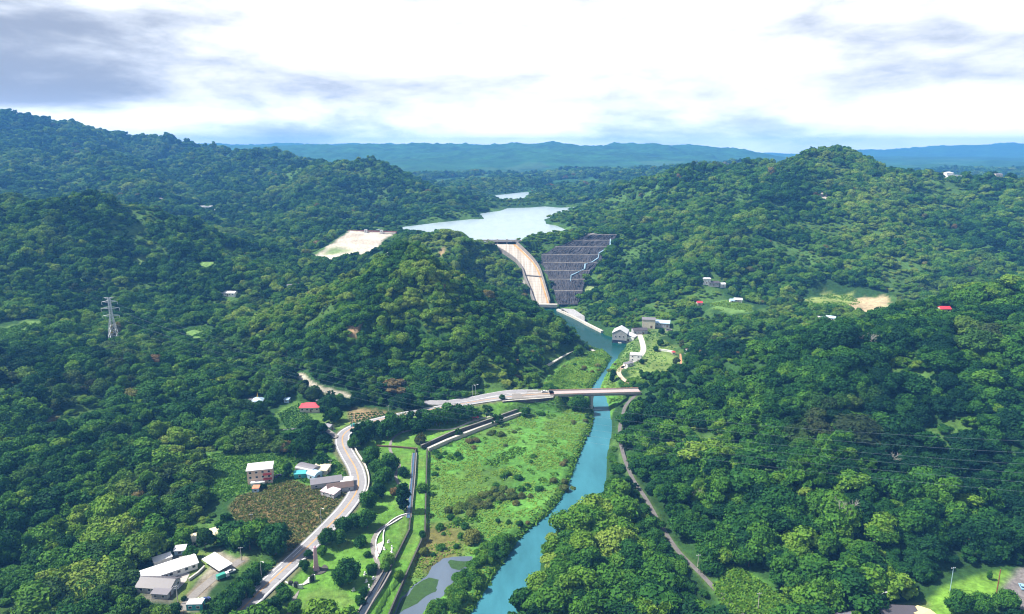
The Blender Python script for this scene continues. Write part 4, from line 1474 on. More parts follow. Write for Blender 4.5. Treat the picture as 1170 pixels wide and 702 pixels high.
RT = 'rounded tree in the row between road and park lawn'
PARKT = [  # u, v (middle of the crown), crown width px, kind, tint, dry, label, group
    (398, 658, 31, 'round', .16, 0, 'large round dark green tree alone on the mown lawn', None),
    (420, 596, 25, 'round', .34, 0, 'broad mid green ' + RT, 'broad trees between road and lawn'),
    (403, 598, 20, 'round', .26, 0, 'dark green ' + RT, 'dark trees between road and lawn'),
    (391.5, 603, 20, 'round', .32, 0, 'broad mid green ' + RT, 'broad trees between road and lawn'),
    (375, 616, 20, 'round', .24, 0, 'dark green ' + RT, 'dark trees between road and lawn'),
    (387, 616, 18, 'round', .36, 0, 'broad mid green ' + RT, 'broad trees between road and lawn'),
    (420, 574, 22, 'round', .22, 0, 'dark green ' + RT, 'dark trees between road and lawn'),
    (431, 563, 20, 'round', .28, 0, 'dark green ' + RT, 'dark trees between road and lawn'),
    (434, 550, 20, 'round', .33, 0, 'broad mid green ' + RT, 'broad trees between road and lawn'),
    (431, 538, 22, 'round', .3, 0, 'broad mid green ' + RT, 'broad trees between road and lawn'),
    (425, 523, 24, 'round', .34, 0, 'broad mid green ' + RT, 'broad trees between road and lawn'),
    (412, 502, 18, 'round', .32, 0, 'broad mid green ' + RT, 'broad trees between road and lawn'),
    (420, 493, 22, 'round', .27, 0, 'dark green ' + RT, 'dark trees between road and lawn'),
    (404, 508, 14, 'round', .3, 0, 'small tree squeezed against the outside of the road bend', None),
    (443, 494, 25, 'tree', .3, 0, 'spreading tree beside the upper park path', None),
    (455, 488, 20, 'tree', .36, 0, 'lighter spreading tree above the upper park path', None),
    (432, 488, 20, 'tree', .28, 0, 'dark tree between road and upper park lawn', None),
    (445, 532, 24, 'round', .20, 0, 'dark green tree left of the winding path in the middle park', None),
    (440, 545, 20, 'round', .28, 0, 'mid green tree left of the winding path in the middle park', None),
    (461, 578, 17, 'slim', .12, 0, 'bluish dark conical tree beside the drain', None),
    (451.5, 562, 11, 'bush', .2, .8, 'reddish brown bush beside the winding path', None),
    (460, 557, 11, 'bush', .24, 0, 'dark bush right of the winding path', None),
    (461, 540, 14, 'bush', .2, 0, 'very dark bush between winding path and drain', None),
    (412.5, 618.5, 15, 'bush', .32, 0, 'single clipped bush on the mown lawn', None),
    (348, 647, 13, 'round', .30, 0, 'leafy tree left of the pink obelisk', None),
    (368, 631, 13, 'round', .42, 0, 'yellowish green tree behind the pink obelisk', None),
    (353, 634, 10, 'round', .22, 0, 'dark green tree behind the pink obelisk', None),
    (425, 650, 14, 'bush', .40, 0, 'leafy bush left of the winding path near the white stones', None),
    (443, 638.5, 14, 'bush', .58, 0, 'yellow green willow bush right of the winding path', None),
    (440, 648, 12, 'bush', .64, 0, 'small yellow green bush beside the winding path', None),
    (456, 656.5, 12, 'bush', .55, 0, 'pale green bush on the mown dyke', None),
    (420, 633.5, 9, 'bush', .3, 0, 'small dark bush beside the white kerb wall', None),
    (411, 686, 12, 'bush', .34, 0, 'clipped bush at the lower edge of the lawn', None),
    (415, 676, 12, 'bush', .26, 0, 'dark bush beside the lower winding path', None),
    (401, 700, 12, 'bush', .36, 0, 'green bush at the bottom of the mown lawn', None),
    (482.5, 558, 13, 'bush', .56, 0, 'pale green bush at the dyke wall in the flood plain', None),
    (483, 616, 9, 'bush', .22, 0, 'small dark bush against the dyke wall', None),
    (485, 630, 12, 'bush', .62, .35, 'pale greyish bush beside the pond', None),
    (541, 613, 20, 'bush', .62, .45, 'grey brown thicket on the flood plain above the pond', None),
    (482, 488, 22, 'bush', .26, 0, 'broad dark bush on the upper park lawn', None),
    (502, 482, 18, 'tree', .58, .25, 'brownish yellow tree on the upper park lawn', None),
    (480, 502, 14, 'bush', .28, .3, 'low dull bush above the drain on the upper lawn', None),
    (523, 478, 16, 'tree', .3, 0, 'dark tree behind the red pavilion', None),
    (556, 472, 16, 'tree', .34, 0, 'leafy tree between red pavilion and bridge approach', None),
    (568, 466, 15, 'tree', .3, 0, 'dark tree below the bridge approach', None),
    (601, 457, 13, 'round', .28, 0, 'round tree in front of the dark bridge retaining wall', None),
    (574, 455, 8, 'round', .2, 0, 'small dark tree between the two bridge approach lanes', None),
    (448, 481, 27, 'tree', 0.30, 0, 'leafy tree in the belt hiding the road below the bridge approach', 'trees hiding the road below the bridge approach'),
    (462, 478, 26, 'tree', 0.36, 0, 'leafy tree in the belt hiding the road below the bridge approach', 'trees hiding the road below the bridge approach'),
    (474, 476, 25, 'tree', 0.28, 0, 'leafy tree in the belt hiding the road below the bridge approach', 'trees hiding the road below the bridge approach'),
    (487, 473, 26, 'tree', 0.34, 0, 'leafy tree in the belt hiding the road below the bridge approach', 'trees hiding the road below the bridge approach'),
    (499, 471, 25, 'tree', 0.30, 0, 'leafy tree in the belt hiding the road below the bridge approach', 'trees hiding the road below the bridge approach'),
    (511, 468, 25, 'tree', 0.38, 0, 'leafy tree in the belt hiding the road below the bridge approach', 'trees hiding the road below the bridge approach'),
    (522, 466, 24, 'tree', 0.30, 0, 'leafy tree in the belt hiding the road below the bridge approach', 'trees hiding the road below the bridge approach'),
    (533, 464, 23, 'tree', 0.34, 0, 'leafy tree in the belt hiding the road below the bridge approach', 'trees hiding the road below the bridge approach'),
    (663, 462, 21, 'tree', .32, 0, 'tall leafy tree in front of the bridge over the flood plain', None),
    (645, 460, 12, 'bush', .26, 0, 'dark bush under the left bridge span', None),
    (315, 622, 38, 'round', .17, 0, 'big dark tree at the lower corner of the orchard', None),
    (286, 618, 34, 'tree', .50, 0, 'bright green spreading tree above the white canopy', None),
    (300, 610, 26, 'tree', .42, 0, 'lighter green tree at the left edge of the orchard', None),
    (325, 683, 18, 'round', .34, 0, 'leafy tree below the paved plaza', None),
    (338, 696, 16, 'round', .38, 0, 'light tree at the bottom edge beside the lawn', None),
    (312, 694, 20, 'round', .28, 0, 'dark tree beside the road below the plaza', None),
    (322, 672, 12, 'bush', .3, 0, 'dark bush at the corner of the paved plaza', None),
    (269, 688, 22, 'round', .3, 0, 'dense tree on the bank between driveway and road', 'trees on the bank between driveway and road'),
    (280, 676, 22, 'round', .34, 0, 'dense tree on the bank between driveway and road', 'trees on the bank between driveway and road'),
    (288, 664, 20, 'round', .3, 0, 'dense tree on the bank between driveway and road', 'trees on the bank between driveway and road'),
    (258, 699, 22, 'round', .28, 0, 'dense tree on the bank between driveway and road', 'trees on the bank between driveway and road'),
    (296, 652, 16, 'round', .36, 0, 'dense tree on the bank between driveway and road', 'trees on the bank between driveway and road'),
    (219, 634, 15, 'round', .32, 0, 'round tree between the blue hut and the gravel yard', None),
    (211, 684, 6, 'bush', .15, 0, 'tiny dark bush on the yard grass', None),
    (200, 700, 16, 'round', .3, 0, 'tree at the bottom left below the yard', None),
    (330, 541, 16, 'tree', .18, 0, 'dark tree between the salmon house and the sheds', None),
    (300, 556, 8, 'bush', .22, 0, 'dark bush in front of the salmon house', None),
    (368, 528, 20, 'bush', .2, 0, 'dark clipped hedge bush behind the grey sheds', None),
    (338, 519, 20, 'tree', .3, 0, 'tree at the back of the meadow', None),
    (377, 480, 18, 'tree', .28, 0, 'tree beside the white roofed cottage', None),
    (353, 502, 24, 'tree', .2, 0, 'dark tree in front of the white roofed cottage', None),
    (368, 497, 20, 'tree', .26, 0, 'dark tree left of the road bend', None),
    (383, 476, 18, 'round', .34, 0, 'bright tree beside the brown terraced field', None),
    (343, 512, 22, 'tree', .24, 0, 'dark tree at the edge of the meadow', None),
    (754.5, 392.5, 9, 'round', .18, 0, 'dark round tree on the lawn beside the access road', None),
    (749, 399.5, 7, 'round', .2, 0, 'small dark tree beside the fork of the access road', None),
    (756, 379.5, 8, 'round', .22, 0, 'tree in front of the cream plant building', None),
    (739, 428, 6, 'round', .2, 0, 'small dark tree in the row around the round lawn', 'trees around the round lawn'),
    (746, 428, 6, 'round', .2, 0, 'small dark tree in the row around the round lawn', 'trees around the round lawn'),
    (753, 427.7, 6, 'round', .2, 0, 'small dark tree in the row around the round lawn', 'trees around the round lawn'),
    (732.5, 425, 5, 'round', .2, 0, 'small dark tree in the row around the round lawn', 'trees around the round lawn'),
    (758, 428.5, 5, 'round', .2, 0, 'small dark tree in the row around the round lawn', 'trees around the round lawn'),
    (733, 414, 7, 'round', .24, 0, 'tree behind the white block beside the round lawn', None),
    (701, 423, 5, 'bush', .95, 0, 'small bright yellow bush on the right river bank', None),
    (763, 393, 5, 'bush', .92, 0, 'small bright yellow bush behind the dark round tree', None),
    (700, 434, 8, 'slim', .14, 0, 'dark pointed tree on the right bank before the bridge', None),
    (779, 395, 9, 'tree', .2, .3, 'dull brownish tree at the right of the round lawn', None),
    (773, 414, 10, 'tree', .24, .2, 'dull dark tree below the orange track', None),
    (1130, 661, 5, 'slim', .3, 0, 'tiny pointed tree on the corner lawn', None),
    (1095, 693, 26, 'round', .34, 0, 'leafy tree in front of the corner lawn', None),
    (1120, 697, 26, 'round', .38, 0, 'light leafy tree at the bottom right corner lawn', None),
    (1150, 692, 24, 'round', .3, 0, 'dark leafy tree at the bottom right corner', None),
]
for (u, v, wpx, kind, ti, dr_, lab, grp) in PARKT:
    asp = {'round': .92, 'tree': .95, 'bush': .75, 'slim': 1.9}[kind]
    px, py, z = gz(u, v + wpx * .3, 7)
    dist = math.sqrt(px * px + py * py + (CAM_Z - z) ** 2)
    wid = wpx / FPX * dist * .97
    h = wid * asp
    wun = WUN[kind]
    plant({'bush': 'bush'}.get(kind, 'tree'), px, py, z, h, lab, 'bush' if kind == 'bush' else 'tree', grp, kind, ti, dr_, None, wid / (wun * h))

# shrubs scattered over the flood plain, in clumps
cand = np.stack([RNG.uniform(-60, 95, 9000), RNG.uniform(285, 660, 9000)], 1)
d1 = sd_poly(cand[:, 0], cand[:, 1], FLOOD, 30)
d2 = sd_poly(cand[:, 0], cand[:, 1], RIVER, 30)
d3 = sd_poly(cand[:, 0], cand[:, 1], POND_ALL, 30)
cl = fbm(cand[:, 0], cand[:, 1], 30, 3, 81)
s_ = (d1 < -4) & (d2 > 2) & (d3 > 2) & (cl > .58)
cand, clv = cand[s_], cl[s_]
got = []
for (px, py), c_ in zip(cand, clv):
    if len(got) >= 65:
        break
    if all((px - q[0]) ** 2 + (py - q[1]) ** 2 > 14 for q in got):
        got.append((px, py))
for (px, py) in got:
    br = fbm(np.array([px]), np.array([py]), 45, 2, 83)[0] > .55
    h = RNG.uniform(1.3, 3.0)
    plant('shrub', px, py, hz(px, py), h, 'brownish shrub in the thickets of the green flood plain' if br else 'dark green shrub scattered on the green flood plain', 'shrub',
          'brownish shrubs of the flood plain' if br else 'green shrubs of the flood plain', 'bush', RNG.uniform(.28, .5), RNG.uniform(.3, .6) if br else 0, None, RNG.uniform(.9, 1.5))
# brown thickets
for u, v, nn in ((545, 577, 12), (563, 568, 12), (580, 566, 9), (530, 582, 6), (571, 497, 9), (645, 553, 5)):
    cx, cy = W(u, v, 2.6)
    for k in range(nn):
        px, py = cx + RNG.normal() * 4.2, cy + RNG.normal() * 4.0
        plant('shrub', px, py, hz(px, py), RNG.uniform(1.8, 3.4), 'brownish shrub in the thickets of the green flood plain', 'shrub', 'brownish shrubs of the flood plain', 'bush', RNG.uniform(.35, .55), RNG.uniform(.15, .4), None, RNG.uniform(.9, 1.3))
# bright thicket belt along the left bank below
BANK = smooth_line([(*W(u, v, 2), 2) for u, v in [(505, 706), (520, 690), (534, 676), (545, 662), (555, 648), (564, 637), (575, 628), (585, 619)]], 2.6)
for p in BANK:
    for k in range(2):
        px, py = p[0] - 3.5 + RNG.normal() * 3.0, p[1] + RNG.normal() * 2
        if sd_poly(np.array([px]), np.array([py]), RIVER, 30)[0] > 1 and sd_poly(np.array([px]), np.array([py]), POND_ALL, 30)[0] > .8:
            plant('bank_thicket', px, py, hz(px, py), RNG.uniform(2.8, 4.6), 'light green thicket plant on the left bank between pond and river', 'thicket', 'thicket along the left bank', 'bush', RNG.uniform(.42, .62), 0, None, RNG.uniform(.8, 1.15))


# ------------------------------------------------------------------ uncountable low growth
def tufts(name, x, y, s, tint, dry, label, nc=5, lean=.8):
    """many small leaf sprays in one mesh"""
    n = len(x)
    z = height(x, y)
    C, T = [], []
    r = RNG
    base = np.stack([x, y, z], 1)
    for k in range(nc):
        nrm = r.normal(size=(n, 3)) * lean + np.array([0, 0, .7])
        nrm /= np.linalg.norm(nrm, axis=1)[:, None]
        u = np.cross(nrm, r.normal(size=(n, 3)))
        u /= np.linalg.norm(u, axis=1)[:, None] + 1e-9
        w = np.cross(nrm, u)
        ss = (s * r.uniform(.5, 1.1, n))[:, None]
        c = base + r.normal(size=(n, 3)) * ss * np.array([.6, .6, .2]) + np.array([0, 0, .45]) * ss
        C.append(np.stack([c - u * ss, c - w * ss * .6, c + u * ss, c + w * ss * .6], 1))
        T.append(np.repeat(r.random(n)[:, None], 4, 1))
    co = np.concatenate(C).reshape(-1, 3)
    me = np_mesh(name, co, np.arange(len(co)).reshape(-1, 4), [M_FOL])
    a = me.attributes.new('card', 'FLOAT', 'POINT')
    a.data.foreach_set('value', np.concatenate(T).reshape(-1).astype(np.float32))
    o = bpy.data.objects.new(name, me)
    COL.objects.link(o)
    o['tint'] = float(tint)
    o['dry'] = float(dry)
    return tag(o, label, kind='stuff')


def inside(P, n, m=.5):
    P = np.asarray(P)
    x, y = RNG.uniform(P[:, 0].min(), P[:, 0].max(), n), RNG.uniform(P[:, 1].min(), P[:, 1].max(), n)
    k = (sd_poly(x, y, P, 30) < -m) & (near_line(x, y, ROAD)[0] > 6.2)
    return x[k], y[k]


x_, y_ = inside(FLOOD, 60000)
k_ = (sd_poly(x_, y_, RIVER, 30) > .8) & (sd_poly(x_, y_, POND_ALL, 30) > .6) & (sd_poly(x_, y_, DYKE, 30) > .5)
x_, y_ = x_[k_], y_[k_]
g_ = fbm(x_, y_, 14, 3, 91)
tufts('tall_grass', x_[g_ > .5][:15000], y_[g_ > .5][:15000], .62, .78, 0, 'tall rank grass over the flood plain', 3, .28)
tufts('reeds', x_[g_ < .36][:3000], y_[g_ < .36][:3000], .8, .72, 0, 'darker reeds in hollows of the flood plain', 4)
x_, y_ = inside(FIELDS['orchard'][0], 9000, .3)
g_ = fbm(x_, y_, 9, 3, 92)
tufts('orchard_growth', x_[:3000], y_[:3000], .7, .36, .35, 'dull green low fruit bushes of the brown orchard', 5)
tufts('dry_growth', x_[3600:][g_[3600:] > .40][:3400], y_[3600:][g_[3600:] > .40][:3400], .62, 1.05, .85, 'straw yellow bagged fruit and dry leaves in the orchard', 4, .35)
x_, y_ = inside(FIELDS['meadow'][0], 9000, .5)
tufts('meadow_grass', x_[:4200], y_[:4200], .7, .50, 0, 'rank grass of the meadow behind the salmon house', 3)
x_, y_ = inside(FIELDS['path_verge'][0], 2600, .5)
tufts('verge_growth', x_, y_, .8, .58, 0, 'bright weeds beside the lower end of the footpath', 4)
x_, y_ = inside(FIELDS['verge'][0], 1500, .5)
tufts('verge_growth', x_, y_, .8, .42, 0, 'weeds on the bank between driveway and road', 4)
x_, y_ = inside(FIELDS['up_left_bank'][0], 4000, .5)
tufts('bank_growth', x_[:2200], y_[:2200], .7, .74, 0, 'low scrub on the left bank above the bridge', 4, .35)
# fringe of rank grass along the water's edge
e_ = dense(list(RIVER[:26]), .7)
ex, ey = e_[:, 0] - 1.2 + RNG.normal(size=len(e_)) * .7, e_[:, 1] + RNG.normal(size=len(e_)) * .7
k_ = (sd_poly(ex, ey, RIVER, 30) > -.3)
tufts('bank_reeds', ex[k_], ey[k_], 1.0, .46, 0, 'rank grass hanging over the left edge of the river', 6, .7)
# crop rows
A, B, C_, D_ = [np.array(W(u, v, 10)) for u, v in [(318, 470), (340, 462), (366, 482), (330, 488)]]
xs, ys = [], []
for i in range(13):
    for j in range(22):
        a, b = i / 12, j / 21
        p = (A * (1 - a) + B * a) * (1 - b) + (D_ * (1 - a) + C_ * a) * b
        xs.append(p[0] + RNG.normal() * .15)
        ys.append(p[1] + RNG.normal() * .15)
tufts('crop_rows', np.array(xs), np.array(ys), .8, .36, 0, 'rows of green vegetables on the sloping plot', 6, .6)
A, B, C_, D_ = [np.array(W(u, v, 10)) for u, v in [(398, 469), (436, 466), (444, 476), (402, 481)]]
xs, ys = [], []
for i in range(14):
    for j in range(6):
        a, b = i / 13, j / 5
        p = (A * (1 - a) + B * a) * (1 - b) + (D_ * (1 - a) + C_ * a) * b
        xs.append(p[0] + RNG.normal() * .3)
        ys.append(p[1] + RNG.normal() * .3)
tufts('young_fruit_bushes', np.array(xs), np.array(ys), .9, .30, 0, 'rows of small bushes on the brown terraced field', 7, .7)

for k_f, nn, ti in (('farm_a', 700, .72), ('farm_c', 900, .66), ('hill_clear', 900, .6), ('hill_clear2', 500, .6), ('round_lawn', 250, .5), ('plant_apron', 900, .45)):
    x_, y_ = inside(FIELDS[k_f][0], nn * 3, .2)
    q_ = (fbm(x_, y_, 16, 3, 95) > .45) & (near_line(x_, y_, RING)[0] > 3) & (near_line(x_, y_, ENTRY)[0] > 4)
    tufts('field_growth', x_[q_][:nn], y_[q_][:nn], .9, ti, 0, 'rank growth on an open clearing', 4, .5)

# bare grey trees in the right-hand forest
def bare_tree(u, v, h, label):
    px, py, z = hit(u, v + 8)
    root = empty('bare_tree', (px, py, z), 0, label, 'tree')
    r = np.random.default_rng(int(u))
    mb, tw = MB(), MB()
    mb.bar((0, 0, -.3), (.2, .1, h * .55), .28, .16, 7)
    tips = []

    def grow_(p, d, ln, rad, lev):
        q = p + d * ln
        tw.bar(p, q, rad, rad * .55, 5)
        if lev:
            for k in range(3):
                nd = (d + Vector(r.normal(size=3)) * .55 + Vector((0, 0, .12))).normalized()
                grow_(p.lerp(q, .55 + .45 * k / 2), nd, ln * .66, rad * .6, lev - 1)

    for k in range(6):
        a = k * 1.05 + r.random()
        grow_(Vector((.15, .1, h * (.28 + .05 * k))), Vector((math.cos(a) * .8, math.sin(a) * .8, .75)).normalized(), h * .3, .15, 3)
    mb.build('trunk', M_BARE, root)
    tw.build('branches', M_BARE, root)


bare_tree(962, 596, 15, 'bare pale grey tree in the middle of the right forest')
bare_tree(1012, 533, 12, 'bare whitish tree below the upper power lines')
bare_tree(990, 395, 14, 'thin grey tree rising above the right forest crest')
bare_tree(792, 568, 9, 'small bare grey tree right of the footpath')

# ------------------------------------------------------------------ buildings
def gable_roof(L, Wd, H, rh, ov, th=.18):
    mb = MB()
    x, y = L / 2 + ov, Wd / 2 + ov
    dz = rh * ov / (Wd / 2)
    e = H - dz
    r = H + rh
    top = [(-x, -y, e + th), (x, -y, e + th), (x, 0, r + th), (-x, 0, r + th), (x, y, e + th), (-x, y, e + th)]
    bot = [(p[0], p[1], p[2] - th) for p in top]
    mb.add(top + bot, [(0, 1, 2, 3), (3, 2, 4, 5), (7, 6, 9, 8), (8, 9, 11, 10), (0, 6, 7, 1), (5, 4, 10, 11), (1, 7, 8, 2), (2, 8, 10, 4), (0, 3, 9, 6), (3, 5, 11, 9)])
    return mb


def slab_roof(L, Wd, H, ov, th, rise=0.0):
    x, y = L / 2 + ov, Wd / 2 + ov
    mb = MB()
    vs = [(-x, -y, H), (x, -y, H), (x, y, H + rise), (-x, y, H + rise)]
    mb.add(vs + [(p[0], p[1], p[2] + th) for p in vs], [(3, 2, 1, 0), (4, 5, 6, 7), (0, 1, 5, 4), (1, 2, 6, 5), (2, 3, 7, 6), (3, 0, 4, 7)])
    return mb


def arch_roof(L, Wd, H, rh, ov):
    n = 9
    x = L / 2 + ov
    mb = MB()
    pr = []
    for k in range(n):
        t = math.pi * k / (n - 1)
        pr.append((-math.cos(t) * (Wd / 2 + ov), H + math.sin(t) * rh))
    vs = [(-x, a, b) for a, b in pr] + [(x, a, b) for a, b in pr]
    fs = [(k, n + k, n + k + 1, k + 1) for k in range(n - 1)] + [tuple(range(n)), tuple(range(2 * n - 1, n - 1, -1))]
    return mb.add(vs, fs)


def hip_roof(L, Wd, H, rh, ov):
    x, y = L / 2 + ov, Wd / 2 + ov
    q = max(.3, L / 2 - Wd / 2)
    mb = MB()
    vs = [(-x, -y, H), (x, -y, H), (x, y, H), (-x, y, H), (-q, 0, H + rh), (q, 0, H + rh)]
    return mb.add(vs, [(3, 2, 1, 0), (0, 1, 5, 4), (1, 2, 5), (2, 3, 4, 5), (3, 0, 4)])


def window(root, c, w, h, ny, m=None, name='window'):
    """c: middle on the wall ; ny: outward normal 'x+','x-','y+','y-'"""
    ax = 0 if ny[0] == 'x' else 1
    sg = 1 if ny[1] == '+' else -1
    fr, pa = MB(), MB()

    def bx(mb, du, dz, sw, sh, dep, off):
        p = [c[0], c[1], c[2] + dz]
        p[1 - ax] += du
        p[ax] += sg * off
        sz = [0, 0, sh]
        sz[1 - ax] = sw
        sz[ax] = dep
        mb.box(p, sz)

    t = .12
    for du, dz, sw, sh in ((0, h / 2 - t / 2, w, t), (0, -h / 2 + t / 2, w, t), (-w / 2 + t / 2, 0, t, h - 2 * t), (w / 2 - t / 2, 0, t, h - 2 * t)):
        bx(fr, du, dz, sw, sh, .12, .07)
    bx(pa, 0, 0, w - 2 * t, h - 2 * t, .05, .045)
    f = fr.build(name, m or M_WHITE, root)
    pa.build('pane', M_GLASS, f)
    return f


def house(label, cat, pos, L, Wd, H, rot, wall, roof, kind='gable', rh=1.6, ov=.5, win=(), door=None, name='house', group=None, floors=1, th=.18, wmat=None):
    root = empty(name, pos, math.radians(rot), label, cat, group)
    mb = MB()
    if kind == 'gable':
        x, y = L / 2, Wd / 2
        vs = [(-x, -y, -1.5), (x, -y, -1.5), (x, y, -1.5), (-x, y, -1.5), (-x, -y, H), (x, -y, H), (x, y, H), (-x, y, H), (-x, 0, H + rh - .02), (x, 0, H + rh - .02)]
        mb.add(vs, [(0, 1, 5, 4), (2, 3, 7, 6), (1, 2, 6, 9, 5), (3, 0, 4, 8, 7), (4, 5, 9, 8), (9, 6, 7, 8), (3, 2, 1, 0)])
        rf = gable_roof(L, Wd, H, rh, ov, th)
    else:
        mb.box((0, 0, H / 2 - .75), (L, Wd, H + 1.5))
        if kind == 'flat':
            rf = slab_roof(L, Wd, H + .01, ov, .35)
        elif kind == 'shed':
            mb.box((0, Wd / 2 - .15, H + rh / 2 - .06), (L - .02, .26, rh - .1))
            rf = slab_roof(L, Wd, H + .01, ov, .16, rh)
        elif kind == 'arch':
            rf = arch_roof(L, Wd, H + .01, rh, ov)
        else:
            rf = hip_roof(L, Wd, H + .01, rh, ov)
    mb.build('wall', wall, root)
    rf.build('roof', roof, root)
    fh = H / floors
    for side, cnt in win:
        ln = L if side[0] == 'y' else Wd
        for fl in range(floors):
            for k in range(cnt):
                u = -ln / 2 + ln * (k + .5) / cnt
                sg = 1 if side[1] == '+' else -1
                c = (u, sg * Wd / 2, fl * fh + fh * .56) if side[0] == 'y' else (sg * L / 2, u, fl * fh + fh * .56)
                window(root, c, min(1.5, ln / cnt * .62), min(1.4, fh * .5), side, wmat)
    if door:
        side, u, dw, dh = door
        sg = 1 if side[1] == '+' else -1
        mbd, hd = MB(), MB()
        if side[0] == 'y':
            mbd.box((u, sg * (Wd / 2 + .05), dh / 2 + .03), (dw, .1, dh))
            hd.box((u + dw * .35, sg * (Wd / 2 + .13), 1.05), (.1, .06, .2))
        else:
            mbd.box((sg * (L / 2 + .05), u, dh / 2 + .03), (.1, dw, dh))
            hd.box((sg * (L / 2 + .13), u + dw * .35, 1.05), (.06, .1, .2))
        d = mbd.build('door', mat('door_paint', (.16, .09, .06), .6, .2, 1.0), root)
        hd.build('handle', M_STEEL, d)
    return root


def at(u, v, z):
    px, py = W(u, v, z)
    return (px, py, hz(px, py))


# ---- yard with the long white house, lower left
house('long white house with white sheet roof and a row of windows beside the yard', 'house', at(193.5, 655, 10), 22, 8.6, 3.1, 38, M_WHITE, M_ROOFW, 'gable', 1.5, .6, [('y-', 7), ('x+', 2)], ('y-', -2, 1.1, 2.1))
house('low house with dark tiled roof joined to the front of the white house', 'house', at(182, 672, 10), 15, 8, 2.9, -6, M_GREYW, M_ROOFD, 'gable', 1.9, .6, [('y-', 4), ('x+', 2)], ('y-', 3, 1.1, 2.1))
house('small grey roofed annex in front of the dark tiled house', 'annex', at(186, 681, 10), 7, 4.5, 2.4, -6, M_GREYW, M_ROOFG, 'shed', .7, .4, [('y-', 2)], ('x+', 0, 1.0, 2.0), name='annex')
house('white roofed lean-to behind the long white house', 'lean-to', at(186, 643, 10), 7.5, 3.4, 2.4, 38, M_WHITE, M_ROOFW, 'shed', .6, .3, [('y+', 2)], name='outbuilding')
house('tiny pale blue hut with a white roof beside the forest edge', 'hut', at(206.5, 632, 10), 4.6, 3.6, 2.4, 12, mat('pale_blue_wall', (.36, .52, .66), .7, .12, .5), M_ROOFW, 'shed', .6, .4, [('y-', 1)], ('x+', 0, .9, 2.0), name='hut')
house('long open shed with cream roof half hidden in the trees', 'shed', at(232, 610.5, 10.5), 13.5, 6.6, 3.4, 36, M_GREYW, M_ROOFC, 'arch', 1.1, .7, [('y-', 3)], ('x+', 0, 2.2, 2.6), name='shed')
root = empty('canopy', at(248.5, 648, 10), math.radians(-38), 'flat white canopy roof on posts over the gravel yard', 'canopy')
slab_roof(15, 6.5, 2.5, .0, .18, .5).build('canopy_roof', M_ROOFW, root)
for sx in (-6.8, 0, 6.8):
    for sy in (-2.9, 2.9):
        MB().bar((sx, sy, -.2), (sx, sy, 2.5 + (.45 if sy > 0 else .03)), .08).build('post', M_STEEL, root)
wall_thing('garden_wall', 'low beige wall between white house forecourt and yard grass', 'wall', dense(WL([(216, 664), (227, 656), (234, 649)], 10)), .5, 9.4, 11.0, M_CONC, M_CONC)
sheet('forecourt', WL([(197, 668), (207, 654), (217, 655), (213, 664), (203, 674)], 10), 10.06, mat('cracked_paving', (.38, .35, .32), .9, .25, .5, bump=.2), 'pale cracked paving in front of the long white house')
root = house('turquoise box shaped cabin with white roof beside the driveway', 'cabin', at(224, 694.5, 10), 6.2, 3.6, 2.6, 3, M_ROOFT, M_ROOFW, 'flat', 0, .06, [('y-', 2)], ('x+', 0, .9, 2.0), name='cabin')

# ---- salmon house and the sheds around the orchard
P0 = at(298.5, 549, 8.5)
root = house('three storey salmon house with white flat roof behind the orchard', 'house', P0, 13.5, 9.5, 8.6, 14, M_PINKW, M_ROOFW, 'flat', 0, .5, [('y-', 4), ('x-', 2), ('x+', 2)], ('y-', -1.7, 1.2, 2.2), floors=3)
for k in range(2):
    MB().box((4.2, -5.35, 3.0 + 2.9 * k), (4.6, 1.2, .9)).build('balcony', mat('red_balcony', (.42, .06, .06), .7, .15, .5), root)
MB().box((-1.2, -6.2, 1.2), (7.5, 2.8, 2.4)).build('porch', M_WHITE, root)
house('small teal shed beside the dark tree near the salmon house', 'shed', at(343.5, 545, 8.5), 6.5, 5, 3, 8, M_ROOFT, M_ROOFT, 'gable', 1.0, .3, [('y-', 1)], ('x-', 0, 1, 2), name='shed')
house('arched dark grey shed behind the light blue arched shed', 'shed', at(352, 540.5, 8.5), 12, 7.5, 3.2, -24, M_GREYW, M_ROOFG, 'arch', 1.9, .3, [('y-', 2)], ('x+', 0, 2, 2.4), name='shed')
house('light blue arched shed among the grey sheds', 'shed', at(359.5, 546, 8.5), 6.5, 6, 2.8, -30, mat('pale_blue_wall', (.36, .52, .66)), M_ROOFB, 'arch', 1.7, .3, [('y-', 1)], ('x+', 0, 2, 2.2), name='shed')
house('cream roofed shed between light blue shed and meadow', 'shed', at(367.5, 540, 8.5), 9, 6.5, 3, -10, M_CREAM, M_ROOFC, 'shed', .9, .4, [('y-', 2)], ('x+', 0, 1, 2), name='shed')
house('long low dark grey roofed workshop beside the road bend', 'workshop', at(373, 554, 8.5), 17, 7.5, 3, 18, M_GREYW, M_ROOFG, 'gable', 1.1, .4, [('y-', 3)], ('x+', 0, 2, 2.4), name='workshop')
house('workshop with dark brown roof between road and striped shed', 'workshop', at(389, 560, 8.5), 14, 7, 3, 18, M_GREYW, M_ROOFBR, 'gable', 1.2, .4, [('y-', 3)], ('x-', 0, 2, 2.2), name='workshop')
house('open shed with pinkish striped roof at the orchard corner', 'shed', at(378, 566, 8.5), 9.5, 5.5, 2.7, -28, M_GREYW, M_ROOFP, 'shed', .8, .3, [('y-', 2)], ('x-', 0, 1, 2), name='shed')
house('white flat roofed shed at the road bend', 'shed', at(396.5, 553, 8.5), 6.5, 5.5, 2.8, 10, M_WHITE, M_ROOFW, 'flat', 0, .3, [('x-', 1)], ('y-', 0, 1, 2), name='shed')
